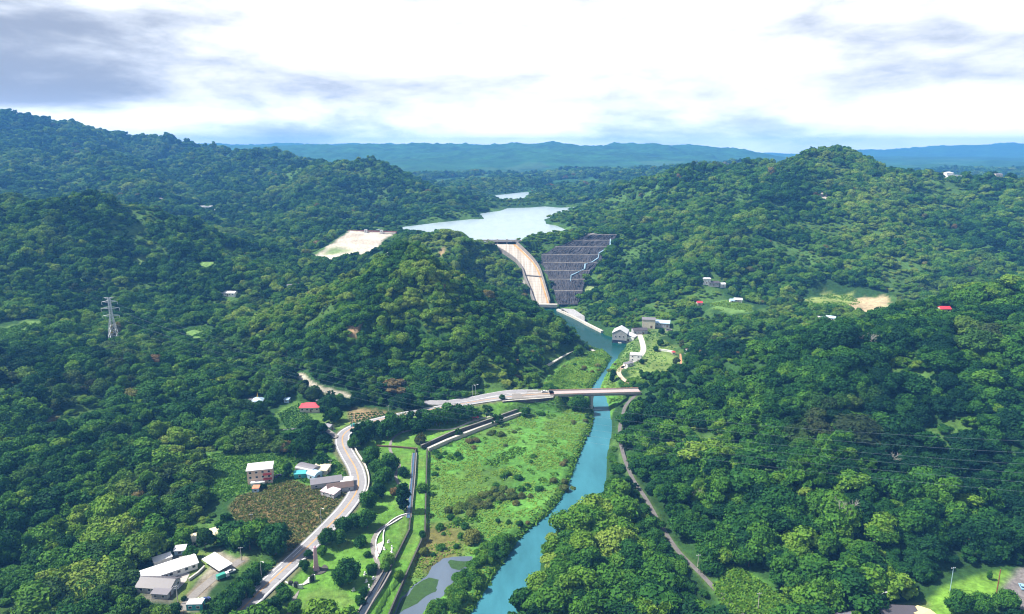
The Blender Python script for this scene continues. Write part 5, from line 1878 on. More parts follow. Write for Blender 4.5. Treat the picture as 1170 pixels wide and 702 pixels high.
house('small orange roofed kiosk with blue wall at the orchard edge', 'kiosk', at(293, 561.5, 8.5), 3.4, 3, 2.4, 4, mat('pale_blue_wall', (.36, .52, .66)), mat('orange_roof', (.60, .22, .12), .6, .15, 1.0), 'shed', .5, .25, [('y-', 1)], ('x+', 0, .9, 1.9), name='kiosk')

# ---- village below the middle hill
house('cream house with bright red roof below the wooded hill', 'house', at(355, 464, 11), 14, 8.5, 3.4, 4, M_CREAM, M_ROOFR, 'hip', 2.4, .7, [('y-', 4)], ('y-', .8, 1.1, 2.1))
house('small white house against the right side of the red roofed house', 'house', at(366.5, 461, 11), 6, 6, 3.6, 20, M_WHITE, M_ROOFG, 'gable', 1.4, .4, [('y-', 2)], ('x+', 0, 1, 2))
house('white roofed cottage half hidden by dark trees below the vegetable rows', 'cottage', at(335, 492, 10), 12, 7, 3.0, 16, M_WHITE, M_ROOFG, 'gable', 1.6, .5, [('y-', 3)], ('x+', 0, 1, 2), name='cottage')
house('tiny white shed in front of the white roofed cottage', 'shed', at(332, 500, 10), 4, 3.5, 2.4, 8, M_WHITE, M_ROOFW, 'shed', .5, .3, [('y-', 1)], ('x+', 0, .9, 1.9), name='shed')
house('grey roofed hut at the lane fork above the road bend', 'hut', at(375.5, 486, 10), 6, 4.5, 2.6, -28, M_GREYW, M_ROOFG, 'gable', 1.1, .4, [('y-', 1)], ('x+', 0, 1, 2), name='hut')
house('tiny light blue shed left of the red roofed house', 'shed', at(328, 457, 12), 3.6, 3.2, 2.4, -10, mat('pale_blue_wall', (.36, .52, .66)), M_ROOFB, 'shed', .5, .3, [('y-', 1)], ('x+', 0, .9, 1.9), name='shed')
root = house('small bluish white shrine with a gold finial on the wooded slope', 'shrine', at(294.5, 456.5, 14), 7, 6, 4, 8, mat('bluish_white_wall', (.60, .68, .78), .7, .1, .5), M_ROOFB, 'hip', 2.2, .8, [('y-', 2)], ('y-', 0, 1.4, 2.3), name='shrine')
mb = MB()
mb.bar((0, 0, 6.1), (0, 0, 7.4), .5, .28, 8)
mb.bar((0, 0, 7.4), (0, 0, 9.6), .28, .05, 8)
mb.build('finial', mat('gold_paint', (.70, .46, .07), .4, .1, 1.0), root)
house('narrow beige gatehouse left of the bluish shrine', 'gatehouse', at(287.5, 457, 14), 4.2, 4.2, 3.8, 8, M_CREAM, M_ROOFG, 'flat', 0, .3, [('y-', 1)], ('x+', 0, 1, 2), name='gatehouse')
sheet('temple_court', WL([(281, 466), (285, 459), (290, 459), (291, 463), (286, 468)], 14), 14.05, M_CONC, 'paved court in front of the shrine')
# red pavilion
root = empty('pavilion', at(543.5, 480, 6.5), 0, 'tiny open pavilion with a red roof beside the flood wall', 'pavilion')
hip_roof(4.2, 4.2, 2.6, 1.5, .4).build('roof', M_ROOFR, root)
for sx in (-1.8, 1.8):
    for sy in (-1.8, 1.8):
        MB().bar((sx, sy, -.2), (sx, sy, 2.62), .13).build('post', M_RUST, root)
MB().box((0, 0, .1), (4.6, 4.6, .3)).build('plinth', M_CONC, root)

# ---- power plant below the dam
def plant_house():
    p = at(709, 383.5, 6)
    root = house('grey gabled power house with dark lower storey beside the pool', 'power house', p, 17, 15, 13, 74, M_GREYW, M_ROOFW, 'gable', 4.2, .4, [], None, name='power_house')
    for k in range(3):
        window(root, (-8.5, -4 + 4 * k, 9.5), 1.6, 1.8, 'x-')
    MB().box((-8.56, 0, 2.9), (.3, 14.6, 5.6)).build('lower_front', mat('blue_black_panel', (.03, .04, .07), .5, .2, .5), root)
    d = MB().box((-8.8, -.5, 2.0), (.2, 3.6, 3.4)).build('roller_door', M_WHITE, root)
    MB().box((-8.95, -.5, .45), (.12, 3.2, .18)).build('handle', M_STEEL, d)


plant_house()
house('long white lean-to hall sloping down from the grey power house', 'hall', at(720, 384.5, 6), 10, 12, 5, 60, M_WHITE, M_ROOFW, 'shed', 3.6, .3, [('y-', 2)], ('x-', 0, 2, 2.4), name='hall')
house('low dark roofed block between power house and cream building', 'block', at(730.5, 381, 6), 15, 9, 4.4, 6, M_GREYW, M_ROOFD, 'gable', 1.6, .4, [('y-', 4)], ('y-', 3, 1.6, 2.3), name='plant_block')
house('tall cream plant building with grey roof below the wooded hill', 'plant building', at(741, 373.5, 7), 14, 10, 9, -12, M_CREAM, M_ROOFG, 'gable', 1.6, .4, [('x+', 2)], ('y-', 3, 2, 2.6), name='plant_building', floors=2)
house('low building with pale blue roof at the right of the power plant', 'building', at(757, 373, 7), 15, 10, 4, -14, M_GREYW, M_ROOFB, 'shed', 1.2, .4, [('y-', 4)], ('y-', 5, 1.4, 2.2), name='plant_building')
root = empty('tank', at(764, 377, 7), 0, 'round dark open tank beside the pale blue roofed building', 'tank')
mb, wt = MB(), MB()
ring = [(math.cos(2 * math.pi * k / 28), math.sin(2 * math.pi * k / 28)) for k in range(28)]
n_ = 28
vs = [(3.6 * a, 3.6 * b, -.8) for a, b in ring] + [(3.6 * a, 3.6 * b, 1.5) for a, b in ring] + [(3.2 * a, 3.2 * b, 1.5) for a, b in ring] + [(3.2 * a, 3.2 * b, .6) for a, b in ring]
fs = []
for r_ in range(3):
    fs += [(r_ * n_ + k, r_ * n_ + (k + 1) % n_, (r_ + 1) * n_ + (k + 1) % n_, (r_ + 1) * n_ + k) for k in range(n_)]
mb.add(vs, fs).build('tank_wall', M_CONC_D, root)
wt.add([(3.25 * a, 3.25 * b, .9) for a, b in ring], [tuple(range(n_))]).build('tank_water', M_GLASS, root)
house('white block with flat white roof between round lawn and river', 'building', at(726.5, 412, 6), 10.5, 8, 6.2, -18, M_WHITE, M_ROOFW, 'flat', 0, .2, [('y-', 2), ('x-', 2)], ('y-', 2.5, 1.2, 2.2), name='control_building', floors=2)
house('low white annex with grey flat roof below the white block', 'annex', at(718, 418, 6), 8, 5, 2.6, 38, M_WHITE, M_ROOFG, 'flat', 0, .2, [('y-', 2)], ('x-', 0, 1, 2), name='annex')
wall_thing('garden_wall', 'low white wall behind the round lawn', 'wall', dense(WL([(753, 401), (762, 402), (770, 403.5)], 6)), .8, 5.5, 7.6, M_WHITE, M_WHITE)
house('tiny kiosk with red roof at the right end of the low white wall', 'kiosk', at(769.5, 405, 6), 3, 3, 2.4, 0, M_CREAM, M_ROOFR, 'hip', 1.0, .3, [('y-', 1)], ('x-', 0, .9, 1.9), name='kiosk')
house('small pale house with reddish roof right of the orange track', 'house', at(788.5, 404.5, 8), 8, 6, 3, 12, M_GREYW, M_ROOFBR, 'gable', 1.5, .4, [('y-', 2)], ('x-', 0, 1, 2))
sheet('dirt_track', WL([(776.5, 402), (780, 402), (780.5, 415), (777, 416)], 8.2), hz(*W(778.5, 410, 8)) + .12, mat('orange_soil', (.44, .22, .12), .95, .2, .5), 'short orange dirt track right of the round lawn')

# ---- scattered far houses
FAR_H = [  # u, v, Y, L, W, H, rot, wall, roof, kind, label
    (235, 240, 1500, 26, 16, 9, 4, M_WHITE, M_ROOFW, 'flat', 'largest white house on the left mountain slope'),
    (247, 242, 1490, 16, 10, 5, -6, M_WHITE, M_ROOFW, 'gable', 'low white house right of the largest one on the left slope'),
    (205, 234, 1560, 12, 9, 5, 10, M_CREAM, M_ROOFW, 'gable', 'small pale house left of the largest white house on the left slope'),
    (181, 229.5, 1600, 16, 9, 5, 0, M_CREAM, M_ROOFG, 'gable', 'greyish house high on the left mountain slope'),
    (807, 323, 905, 9, 8, 6, -8, M_WHITE, M_ROOFW, 'flat', 'white cube house in the trees left of the valley farms'),
    (815, 325, 905, 13, 8, 3.6, -8, M_GREYW, M_ROOFD, 'gable', 'dark roofed house joined to the white cube house'),
    (825, 327, 895, 7, 5, 3, 10, M_WHITE, M_ROOFW, 'gable', 'tiny white house right of the dark roofed farmhouse'),
    (1088, 199.5, 1690, 26, 12, 6, 4, M_WHITE, M_ROOFW, 'flat', 'long white villa on the crest of the right mountain'),
    (1083, 197, 1695, 12, 9, 10, 4, M_WHITE, M_ROOFW, 'hip', 'upper white villa block on the crest of the right mountain'),
    (938, 366, 765, 14, 8, 3.4, -12, M_WHITE, M_ROOFW, 'gable', 'white roofed farm shed behind the right forest crest'),
    (949, 365, 770, 9, 6, 3, -32, M_WHITE, M_ROOFB, 'gable', 'pale blue roofed shed beside the white farm shed behind the crest'),
    (843, 344, 800, 9, 6, 3, -14, M_WHITE, M_ROOFW, 'gable', 'white farmhouse on the bright farm clearing'),
    (836, 344.6, 800, 5, 4, 2.6, 5, M_WHITE, M_ROOFB, 'gable', 'tiny pale shed left of the white farmhouse on the clearing'),
    (799, 348, 790, 6, 5, 3, 0, M_CREAM, M_ROOFR, 'gable', 'tiny red roofed hut left of the bright farm clearing'),
    (262, 337, 860, 16, 7, 3.2, -6, M_WHITE, M_ROOFW, 'gable', 'long white shed in the trees below the plantation'),
    (332, 329, 900, 7, 5, 3.4, 20, M_WHITE, M_ROOFG, 'gable', 'small pale house at the right edge of the plantation'),
    (447, 291.5, 880, 7, 5, 3, 10, M_WHITE, M_ROOFW, 'flat', 'tiny white hut on the crest of the middle hill'),
    (538, 212, 2600, 60, 34, 12, 5, M_WHITE, M_ROOFW, 'flat', 'large white hall on the far plain beyond the lake'),
    (560, 212, 2800, 50, 20, 9, -8, M_GREYW, M_ROOFW, 'flat', 'long pale hall right of the large white hall on the far plain'),
    (1078, 356.5, 720, 8, 5, 3, 0, M_CREAM, M_ROOFR, 'gable', 'pinkish red roofed hut behind the right forest crest'),
    (1139, 199, 1720, 14, 9, 5, 10, M_CREAM, M_ROOFG, 'gable', 'pale house on the crest right of the white villa'),
]
for (u, v, Y, L, Wd, H, rot, wa, ro, kd, lab) in FAR_H:
    px, py, z = crest_hit(u, v + 1)
    house(lab, 'house', (px, py, z), L, Wd, H, rot, wa, ro, kd, 1.6, .4, [('y-', max(1, int(L / 4)))], ('y-', 0, 1.2, 2.1))

# ---- lower right corner
house('yellow sheet roofed shed at the bottom edge on the right', 'shed', at(1056, 710, 13), 6, 9, 2.8, 32, M_GREYW, M_ROOFY, 'gable', 1.1, .4, [('y-', 1)], ('x-', 0, 2, 2.2), name='shed')
house('dark open workshop left of the yellow roofed shed', 'workshop', at(1027, 708, 13), 14, 7, 2.8, -4, M_GREYW, M_ROOFD, 'shed', .9, .4, [('y-', 3)], ('x-', 0, 2, 2.2), name='workshop')
house('grey roofed hut at the bottom edge left of the dark workshop', 'hut', at(968, 711, 13), 8, 5, 2.6, 8, M_GREYW, M_ROOFG, 'gable', 1.2, .4, [('y-', 2)], ('x+', 0, 1, 2), name='hut')

# ------------------------------------------------------------------ dam, spillway, bridge
M_ROCK = mat('dark_rockfill', (.044, .043, .048), .95, .8, .10, bump=1.0)
M_BERM = mat('berm_concrete', (.15, .14, .125), .9, .75, .12)
rows = []
for v, l, r in DAM_ROWS:
    rows.append((np.array(WP(l, v, DAM_Y0, DAM_Z0, DAM_S)), np.array(WP(r, v, DAM_Y0, DAM_Z0, DAM_S))))
org = Vector(((rows[0][0][0] + rows[0][1][0]) / 2, rows[0][0][1], rows[0][0][2]))
root = empty('rockfill_dam', org, 0, 'terraced dark rockfill dam with pale berm lines between hill and spillway', 'dam')
ndam = 26
for k in range(len(rows) - 1):
    (a0, a1), (b0, b1) = rows[k], rows[k + 1]
    bw = 4.0
    face, berm = MB(), MB()
    rr_ = np.random.default_rng(900 + k)
    nj, ni = 56, 5
    G = np.zeros((ni + 1, nj + 1, 3))
    for j in range(nj + 1):
        t = j / nj
        top = a0 * (1 - t) + a1 * t
        bot = b0 * (1 - t) + b1 * t
        wob = 1.1 * (float(vnoise(np.array([t * 9.0 + k * 3.3]), np.array([k * 7.0]), 5)[0]) - .5)
        tb = top - np.array([0, (bw if k else 9.0) + wob, 0])
        for i in range(ni + 1):
            p = tb * (1 - i / ni) + bot * (i / ni)
            if 0 < i < ni:
                p = p + np.array([rr_.normal() * .5, rr_.normal() * .55, rr_.normal() * .5 - .9 * math.sin(math.pi * i / ni)])
            G[i, j] = p - np.array(org)
        if j:
            q0, q1 = tp, top - np.array(org)
            u_p = np.array([0, 0, .12])
            berm.add([q0 + u_p, q1 + u_p, G[0, j] + u_p, G[0, j - 1] + u_p, G[0, j - 1] - (0, 0, .5), G[0, j] - (0, 0, .5)], [(0, 3, 2, 1), (3, 4, 5, 2)])
        tp = top - np.array(org)
    for i in range(ni):
        for j in range(nj):
            face.add([G[i, j], G[i + 1, j], G[i + 1, j + 1], G[i, j + 1]], [(0, 1, 2), (0, 2, 3)])
    face.build('rock_face', M_ROCK, root)
    berm.build('berm', M_BERM, root)
# stairs and drains down the right side of the dam
mbs = mat('pale_blue_rail', (.26, .40, .50), .6, .15, .5)
st = [(697.5, 273), (697, 281), (693, 284), (684.5, 289), (683.5, 294.5), (676, 299.5), (668.5, 301.5), (668, 307), (660, 311), (652.5, 314.5), (652, 321)]
for k in range(0, len(st) - 1):
    a = np.array(WP(*st[k], DAM_Y0, DAM_Z0 + 1.6, DAM_S)) - np.array(org)
    b = np.array(WP(*st[k + 1], DAM_Y0, DAM_Z0 + 1.6, DAM_S)) - np.array(org)
    mb = MB()
    w_ = .8 if k % 2 == 0 else .35
    mb.add([a + (-w_, 0, 0), a + (w_, 0, 0), b + (w_, 0, 0), b + (-w_, 0, 0), a + (-w_, 0, -1), a + (w_, 0, -1), b + (w_, 0, -1), b + (-w_, 0, -1)], [(0, 1, 2, 3), (0, 4, 5, 1), (1, 5, 6, 2), (2, 6, 7, 3), (3, 7, 4, 0)])
    mb.build('stairway', mbs, root)
ch = np.array(rows[0][0]) - np.array(org)
ch2 = np.array(rows[0][1]) - np.array(org)
MB().box(((ch[0] + ch2[0]) / 2, 3.5, .35), (ch2[0] - ch[0] + 6, 7, 1.0)).build('crest_road', M_CONC, root)
px, py, pz = WY(691.5, 265.5, 1052)
house('small white guard house on the crest of the rockfill dam', 'guard house', (px, py, DAM_Z0 + .8), 7, 5, 3.2, 6, M_WHITE, M_ROOFW, 'flat', 0, .3, [('y-', 2)], ('x-', 0, 1, 2), name='guard_house')

# spillway
CL, CR = smooth_line(CH_L, 6), smooth_line(CH_R, 6)
m_ = 26
ti = np.linspace(0, 1, m_)


def resample(L, ti):
    d = np.concatenate([[0], np.cumsum(np.linalg.norm(np.diff(L, axis=0), axis=1))])
    return np.stack([np.interp(ti * d[-1], d, L[:, k]) for k in range(3)], 1)


CL, CR = resample(CL, ti), resample(CR, ti)
org = Vector(((CL[0][0] + CR[0][0]) / 2, (CL[0][1] + CR[0][1]) / 2, CH_Z0))
O = np.array(org)
root = empty('spillway', org, 0, 'long pale concrete spillway chute with rust streaks running down to the pool', 'spillway')


def chute_mat():
    m, nt, b, out = new_mat('chute_concrete')
    tc = N(nt, 'ShaderNodeTexCoord')
    mp = N(nt, 'ShaderNodeMapping')
    mp.inputs['Scale'].default_value = (.35, .012, .012)
    mp.inputs['Rotation'].default_value = (0, 0, -.2)
    nt.links.new(tc.outputs['Object'], mp.inputs[0])
    n = N(nt, 'ShaderNodeTexNoise', Scale=1.0, Detail=6.0, Roughness=.7)
    nt.links.new(mp.outputs[0], n.inputs['Vector'])
    cr = N(nt, 'ShaderNodeValToRGB')
    e = cr.color_ramp.elements
    e[0].position, e[0].color = .34, (.24, .20, .155, 1)
    e[1].position, e[1].color = .62, (.50, .45, .39, 1)
    nt.links.new(n.outputs[0], cr.inputs[0])
    wv = N(nt, 'ShaderNodeTexWave', Scale=.055, Distortion=.2)
    wv.bands_direction = 'Y'
    wv.wave_profile = 'SAW'
    nt.links.new(tc.outputs['Object'], wv.inputs['Vector'])
    st_ = N(nt, 'ShaderNodeMapRange')
    st_.inputs[1].default_value, st_.inputs[2].default_value, st_.inputs[3].default_value, st_.inputs[4].default_value = .0, .12, .55, 1.0
    nt.links.new(wv.outputs['Fac'], st_.inputs[0])
    sv = N(nt, 'ShaderNodeVectorMath', operation='SCALE')
    nt.links.new(cr.outputs[0], sv.inputs[0])
    nt.links.new(st_.outputs[0], sv.inputs['Scale'])
    nt.links.new(sv.outputs[0], b.inputs['Base Color'])
    b.inputs['Roughness'].default_value = .8
    return m


mb, rs = MB(), MB()
for k in range(m_ - 1):
    mb.add([CL[k] - O, CR[k] - O, CR[k + 1] - O, CL[k + 1] - O], [(0, 3, 2, 1)])
    a, b = CR[k] * .86 + CL[k] * .14, CR[k + 1] * .86 + CL[k + 1] * .14
    a2, b2 = CR[k] * .97 + CL[k] * .03, CR[k + 1] * .97 + CL[k + 1] * .03
    rs.add([a - O + (0, 0, .06), a2 - O + (0, 0, .06), b2 - O + (0, 0, .06), b - O + (0, 0, .06)], [(0, 3, 2, 1)])
fl = mb.build('chute_floor', chute_mat(), root)
rs.build('rust_streak', mat('rusty_concrete', (.42, .24, .10), .85, .35, .12), fl)
for Lw, sgn in ((CL, -1), (CR, 1)):
    mb = MB()
    for k in range(m_ - 1):
        T = Lw[k + 1] - Lw[k]
        nrm = np.array([-T[1], T[0], 0])
        nrm = nrm / (np.linalg.norm(nrm) + 1e-9) * sgn
        w_ = nrm * 1.4
        u0, u1 = np.array([0, 0, 4.2]), np.array([0, 0, -3.0])
        a, b = Lw[k] - O, Lw[k + 1] - O
        mb.add([a + u0, b + u0, b + w_ + u0, a + w_ + u0, a + u1, b + u1, b + w_ + u1, a + w_ + u1], [(0, 1, 2, 3), (0, 4, 5, 1), (2, 6, 7, 3), (3, 7, 4, 0), (1, 5, 6, 2)])
    mb.build('side_wall', M_CONC_D, root)
k = 15
mb = MB()
a, b = CL[k] - O, CR[k] - O
mb.add([a + (0, 2.2, .1), b + (0, 2.2, .1), b + (0, -1.2, .1), a + (0, -1.2, .1), a + (0, 2.2, 1.2), b + (0, 2.2, 1.2), b + (0, -1.2, 1.0), a + (0, -1.2, 1.0)], [(0, 1, 5, 4), (1, 2, 6, 5), (2, 3, 7, 6), (3, 0, 4, 7), (4, 5, 6, 7)])
mb.build('cross_beam', M_CONC_D, root)
a, b = CL[-1] - O, CR[-1] - O
mb = MB()
mb.box(((a[0] + b[0]) / 2 + 3, (a[1] + b[1]) / 2 - 3.5, a[2] - 1.6), (b[0] - a[0] + 14, 6, 3.6), -.06)
mb.build('end_sill', M_CONC, root)

gA, gB = np.array(CL[0]), np.array(CR[0])
gc = (gA + gB) / 2
root = empty('spillway_gate', (gc[0], gc[1] + 4, 58.0), math.atan2(gB[1] - gA[1], gB[0] - gA[0]), 'gate bridge on piers across the top of the spillway', 'gate')
gw = float(np.linalg.norm(gB - gA))
MB().box((0, 0, 8.2), (gw + 16, 5.5, 1.2)).build('deck', M_CONC, root)
for k in range(4):
    xx = -gw / 2 + gw * k / 3
    p = MB().box((xx, 0, 3.6), (2.0, 7.5, 8.2)).build('pier', M_CONC_D, root)
    MB().box((xx, .6, 10.0), (1.8, 2.0, 2.4)).build('hoist_house', M_CONC, p)
for k in range(3):
    MB().box((-gw / 2 + gw * (k + .5) / 3, 1.5, 3.6), (gw / 3 - 2.05, .5, 6.5)).build('gate_leaf', mat('gate_red', (.22, .07, .05), .6, .3, .5), root)
for sy in (-2.5, 2.5):
    MB().box((0, sy, 9.3), (gw + 15, .15, .9)).build('parapet', M_CONC, root)

# crest of the saddle dam on the left
a, b = np.array(SANDY[3]), np.array(SANDY[4])
mid_ = (a + b) / 2
root = empty('saddle_dam_crest', (mid_[0], mid_[1], 66), math.atan2(b[1] - a[1], b[0] - a[0]), 'reddish brown crest wall along the top of the bare sandy slope', 'crest wall')
ln_ = float(np.linalg.norm(b - a))
MB().box((0, 3, .2), (ln_ + 10, 3.0, 3.6)).build('crest_wall', mat('reddish_brown', (.20, .09, .075), .9, .2, .3), root)
MB().box((0, -1.5, -.6), (ln_ + 10, 5.0, 1.4)).build('crest_road', M_CONC, root)
for u, v, lab in ((418, 266, 'small white box house on the crest above the sandy slope'), (436, 267, 'second white box house on the sandy crest nearer the wooded hill')):
    px, py, pz = WP(u, v, 1115, 66, .155)
    house(lab, 'hut', (px, py, 66.5), 4.5, 4, 3.4, 0, M_WHITE, M_ROOFW, 'flat', 0, .2, [('y-', 1)], ('x-', 0, 1, 2), name='hut')

# linings of the pool
wall_thing('bank_lining', 'pale concrete lining along the right bank of the pool', 'bank lining', dense(WL([(637, 354.5), (645, 358), (653, 361.5), (662, 366), (672, 371.5), (688, 379.5)], 1.0), 4), 3.0, -1.0, 2.2, M_CONC, M_CONC)
root = empty('bank_apron', (*W(650, 356, 3), 2.0), 0, 'sloping grey slab apron at the foot of the dam', 'apron')
rt = np.array(root.location)
T_ = [W(u, v, z) + (z,) for u, v, z in [(639, 354, 1.5), (654, 361, 1.5), (668, 368.5, 1.5), (668, 361.5, 8), (656, 353.5, 8), (642, 352.5, 6)]]
for k, (i0, i1, i2, i3) in enumerate(((0, 1, 4, 5), (1, 2, 3, 4))):
    q = [np.array(T_[i]) - rt for i in (i0, i1, i2, i3)]
    MB().add(q + [p - np.array([0, 0, 1.5]) for p in q], [(0, 1, 2, 3), (0, 4, 5, 1), (1, 5, 6, 2), (2, 6, 7, 3), (3, 7, 4, 0)]).build('slab', mat('grey_slab', (.27, .27, .28), .9, .25, .3), root)
REV = dense(WL([(623, 422.5), (632, 417), (641, 411.5), (650, 406.5), (661, 401.5)], 3.0), 5)
wall_thing('revetment', 'stepped white concrete revetment along the upper left bank', 'revetment', REV, 4.6, 0.5, 6.6, M_CONC, M_CONC)
wall_thing('weir_wall', 'short pale wall with rubble at the outlet of the pool', 'wall', dense(WL([(659, 392.5), (668, 397.5), (679, 402.5)], 2.0), 4), 2.6, -1.0, 3.2, M_CONC, M_CONC)

# bridge
d_ = BR_B - BR_A
bl, ba = float(np.linalg.norm(d_)), math.atan2(d_[1], d_[0])
root = empty('road_bridge', (BR_A[0], BR_A[1], 13.5), ba, 'two span pale concrete road bridge with reddish parapets over the turquoise river', 'bridge')
MB().box((bl / 2, 0, -.85), (bl, 9.0, 1.5)).build('deck', M_CONC_D, root)
MB().box((bl / 2, 0, -.035), (bl, 9.4, .1)).build('road_surface', mat('pale_bridge_asphalt', (.36, .31, .30), .85, .12, .2), root)
for sy, m__ in ((-4.75, M_CONC), (4.75, mat('reddish_parapet', (.42, .18, .14), .8, .15, .5))):
    p = MB().box((bl / 2, sy, .35), (bl, .3, 1.2)).build('parapet', M_CONC, root)
    MB().box((bl / 2, sy, 1.03), (bl, .36, .14)).build('rail', mat('reddish_parapet', (.42, .18, .14), .8, .15, .5), p)
pxm, pym = W(675.5, 459, 6)
tm = float((np.array([pxm, pym]) - BR_A) @ (d_ / bl))
for t_ in (1.2, tm):
    p = MB().box((t_, 0, -8.6), (1.9, 6.5, 14.0)).build('pier', M_CONC, root)
    MB().box((t_, 0, -2.2), (2.4, 8.6, 1.2)).build('pier_cap', M_CONC, p)
MB().box((bl - .6, 0, -4.6), (2.0, 9.0, 6.0)).build('abutment', M_CONC_D, root)
wall_thing('retaining_wall', 'tall dark retaining wall under the road junction left of the bridge', 'wall', dense([W(u, v, 13.4) for u, v in [(574, 458.5), (590, 457), (606, 456), (620, 455), (632, 453.8)]]), 1.0, 2.5, 13.2, mat('dark_wall', (.055, .05, .055), .9, .35, .5), M_CONC)
for k, (u, v) in enumerate(((617, 460.5), (624, 461))):
    px, py = W(u, v, 6)
    root = empty('sign', (px, py - 2.5, 4.0), 0, ['small yellow board on the dark retaining wall, left of the pair', 'small yellow board on the dark retaining wall, nearer the bridge pillar'][k], 'sign')
    MB().box((0, 0, 3.0), (1.6, .12, 1.0)).build('board', mat('yellow_board', (.62, .44, .05), .6, .15, 1.0), root)
    MB().bar((0, .1, -1.5), (0, .1, 3.2), .06).build('post', M_STEEL, root)

# ------------------------------------------------------------------ obelisk, plaza, stones
sheet('plaza', WL([(325.5, 665), (334, 656), (342, 650), (346, 652), (348, 655), (357, 655), (360, 660), (357, 665), (350, 668), (344, 671), (333, 671.5)], 6.6), 7.0, mat('plaza_paving', (.50, .45, .41), .85, .15, .4), 'pale paved plaza beside the road below the obelisk')
px, py = W(361.5, 651.5, 6.6)
root = empty('obelisk', (px, py, 6.4), math.radians(20), 'tall pink stone obelisk on a round dark plinth beside the road', 'obelisk')
MB().box((0, 0, 8.0), (2.3, 2.3, 12.2), 0, 0, .62).build('shaft', M_PINK, root)
cap = MB()
cap.add([(-.72, -.72, 14.1), (.72, -.72, 14.1), (.72, .72, 14.1), (-.72, .72, 14.1), (0, 0, 15.1)], [(0, 1, 4), (1, 2, 4), (2, 3, 4), (3, 0, 4), (3, 2, 1, 0)])
cap.build('tip', M_PINK, root)
MB().box((0, 0, 1.4), (3.0, 3.0, 1.3), 0, 0, .86).build('base', M_PINK, root)
mb = MB()
mb.prism([(4.6 * a + 1.2, 4.6 * b, 0) for a, b in ring], -.4, .45)
mb.prism([(2.6 * a, 2.6 * b, 0) for a, b in ring], .45, .8)
mb.build('plinth', M_WALLSTONE, root)
root.scale = (.9, .9, .84)
# curved white display wall with two dark panels
root = empty('display_wall', (*W(336, 671, 6.8), 6.8), math.radians(-14), 'low curved white wall with two dark panels at the edge of the plaza', 'wall')
mb = MB()
arc = [(-4.2 + 8.4 * k / 10, -.9 * (1 - ((k - 5) / 5) ** 2)) for k in range(11)]
for (xa, ya), (xb, yb) in zip(arc[:-1], arc[1:]):
    mb.add([(xa, ya, -.5), (xb, yb, -.5), (xb, yb + .5, -.5), (xa, ya + .5, -.5), (xa, ya, 2.0), (xb, yb, 2.0), (xb, yb + .5, 2.0), (xa, ya + .5, 2.0)], [(4, 5, 6, 7), (0, 1, 5, 4), (2, 3, 7, 6)])
mb.build('wall_body', M_WHITE, root)
for k in (-1, 1):
    MB().box((k * 1.3, -.35, 1.4), (1.7, 1.3, 2.8)).build('panel', mat('black_stone', (.02, .02, .024), .4, .3, 1.0), root)
root = empty('display_stone', (*W(356.5, 664, 6.8), 6.8), math.radians(50), 'single dark upright slab in a white frame at the right end of the plaza', 'slab')
MB().box((0, 0, 1.3), (2.2, .5, 2.8)).build('slab', mat('black_stone', (.02, .02, .024)), root)
for k in (-1, 1):
    MB().box((k * 1.4, 0, 1.1), (.5, .7, 2.6)).build('frame_post', M_WHITE, root)
STP = smooth_line([(*W(u, v, 6.6), 6.6) for u, v in [(341, 672), (338, 680), (334, 690), (330, 702)]], 2)
mb = MB()
strip(mb, STP, -.9, .9, .12, 0, .4)
tag(mb.build('steps_path', M_CONC_D), kind='structure')
for k, (u, v) in enumerate([(444, 619), (447.7, 625.5), (439, 627), (447.7, 630), (416.8, 655.6), (426.8, 660.8), (418.7, 664), (421.6, 670), (404, 674)]):
    px, py, z = gz(u, v + 1, 6.5)
    root = empty('white_stone', (px, py, z), RNG.uniform(0, 3), ['white stone slab on the lawn inside the curved kerb' if k < 4 else 'white stone slab on the lawn left of the winding path'][0], 'stone',
                 'white stones inside the curved kerb' if k < 4 else 'white stones left of the winding path')
    MB().box((0, 0, .55), (1.0, .5, 1.5), 0, 0, .8).build('slab', M_WHITE, root)
    MB().box((0, 0, -.05), (1.5, .9, .4)).build('base', M_WHITE, root)

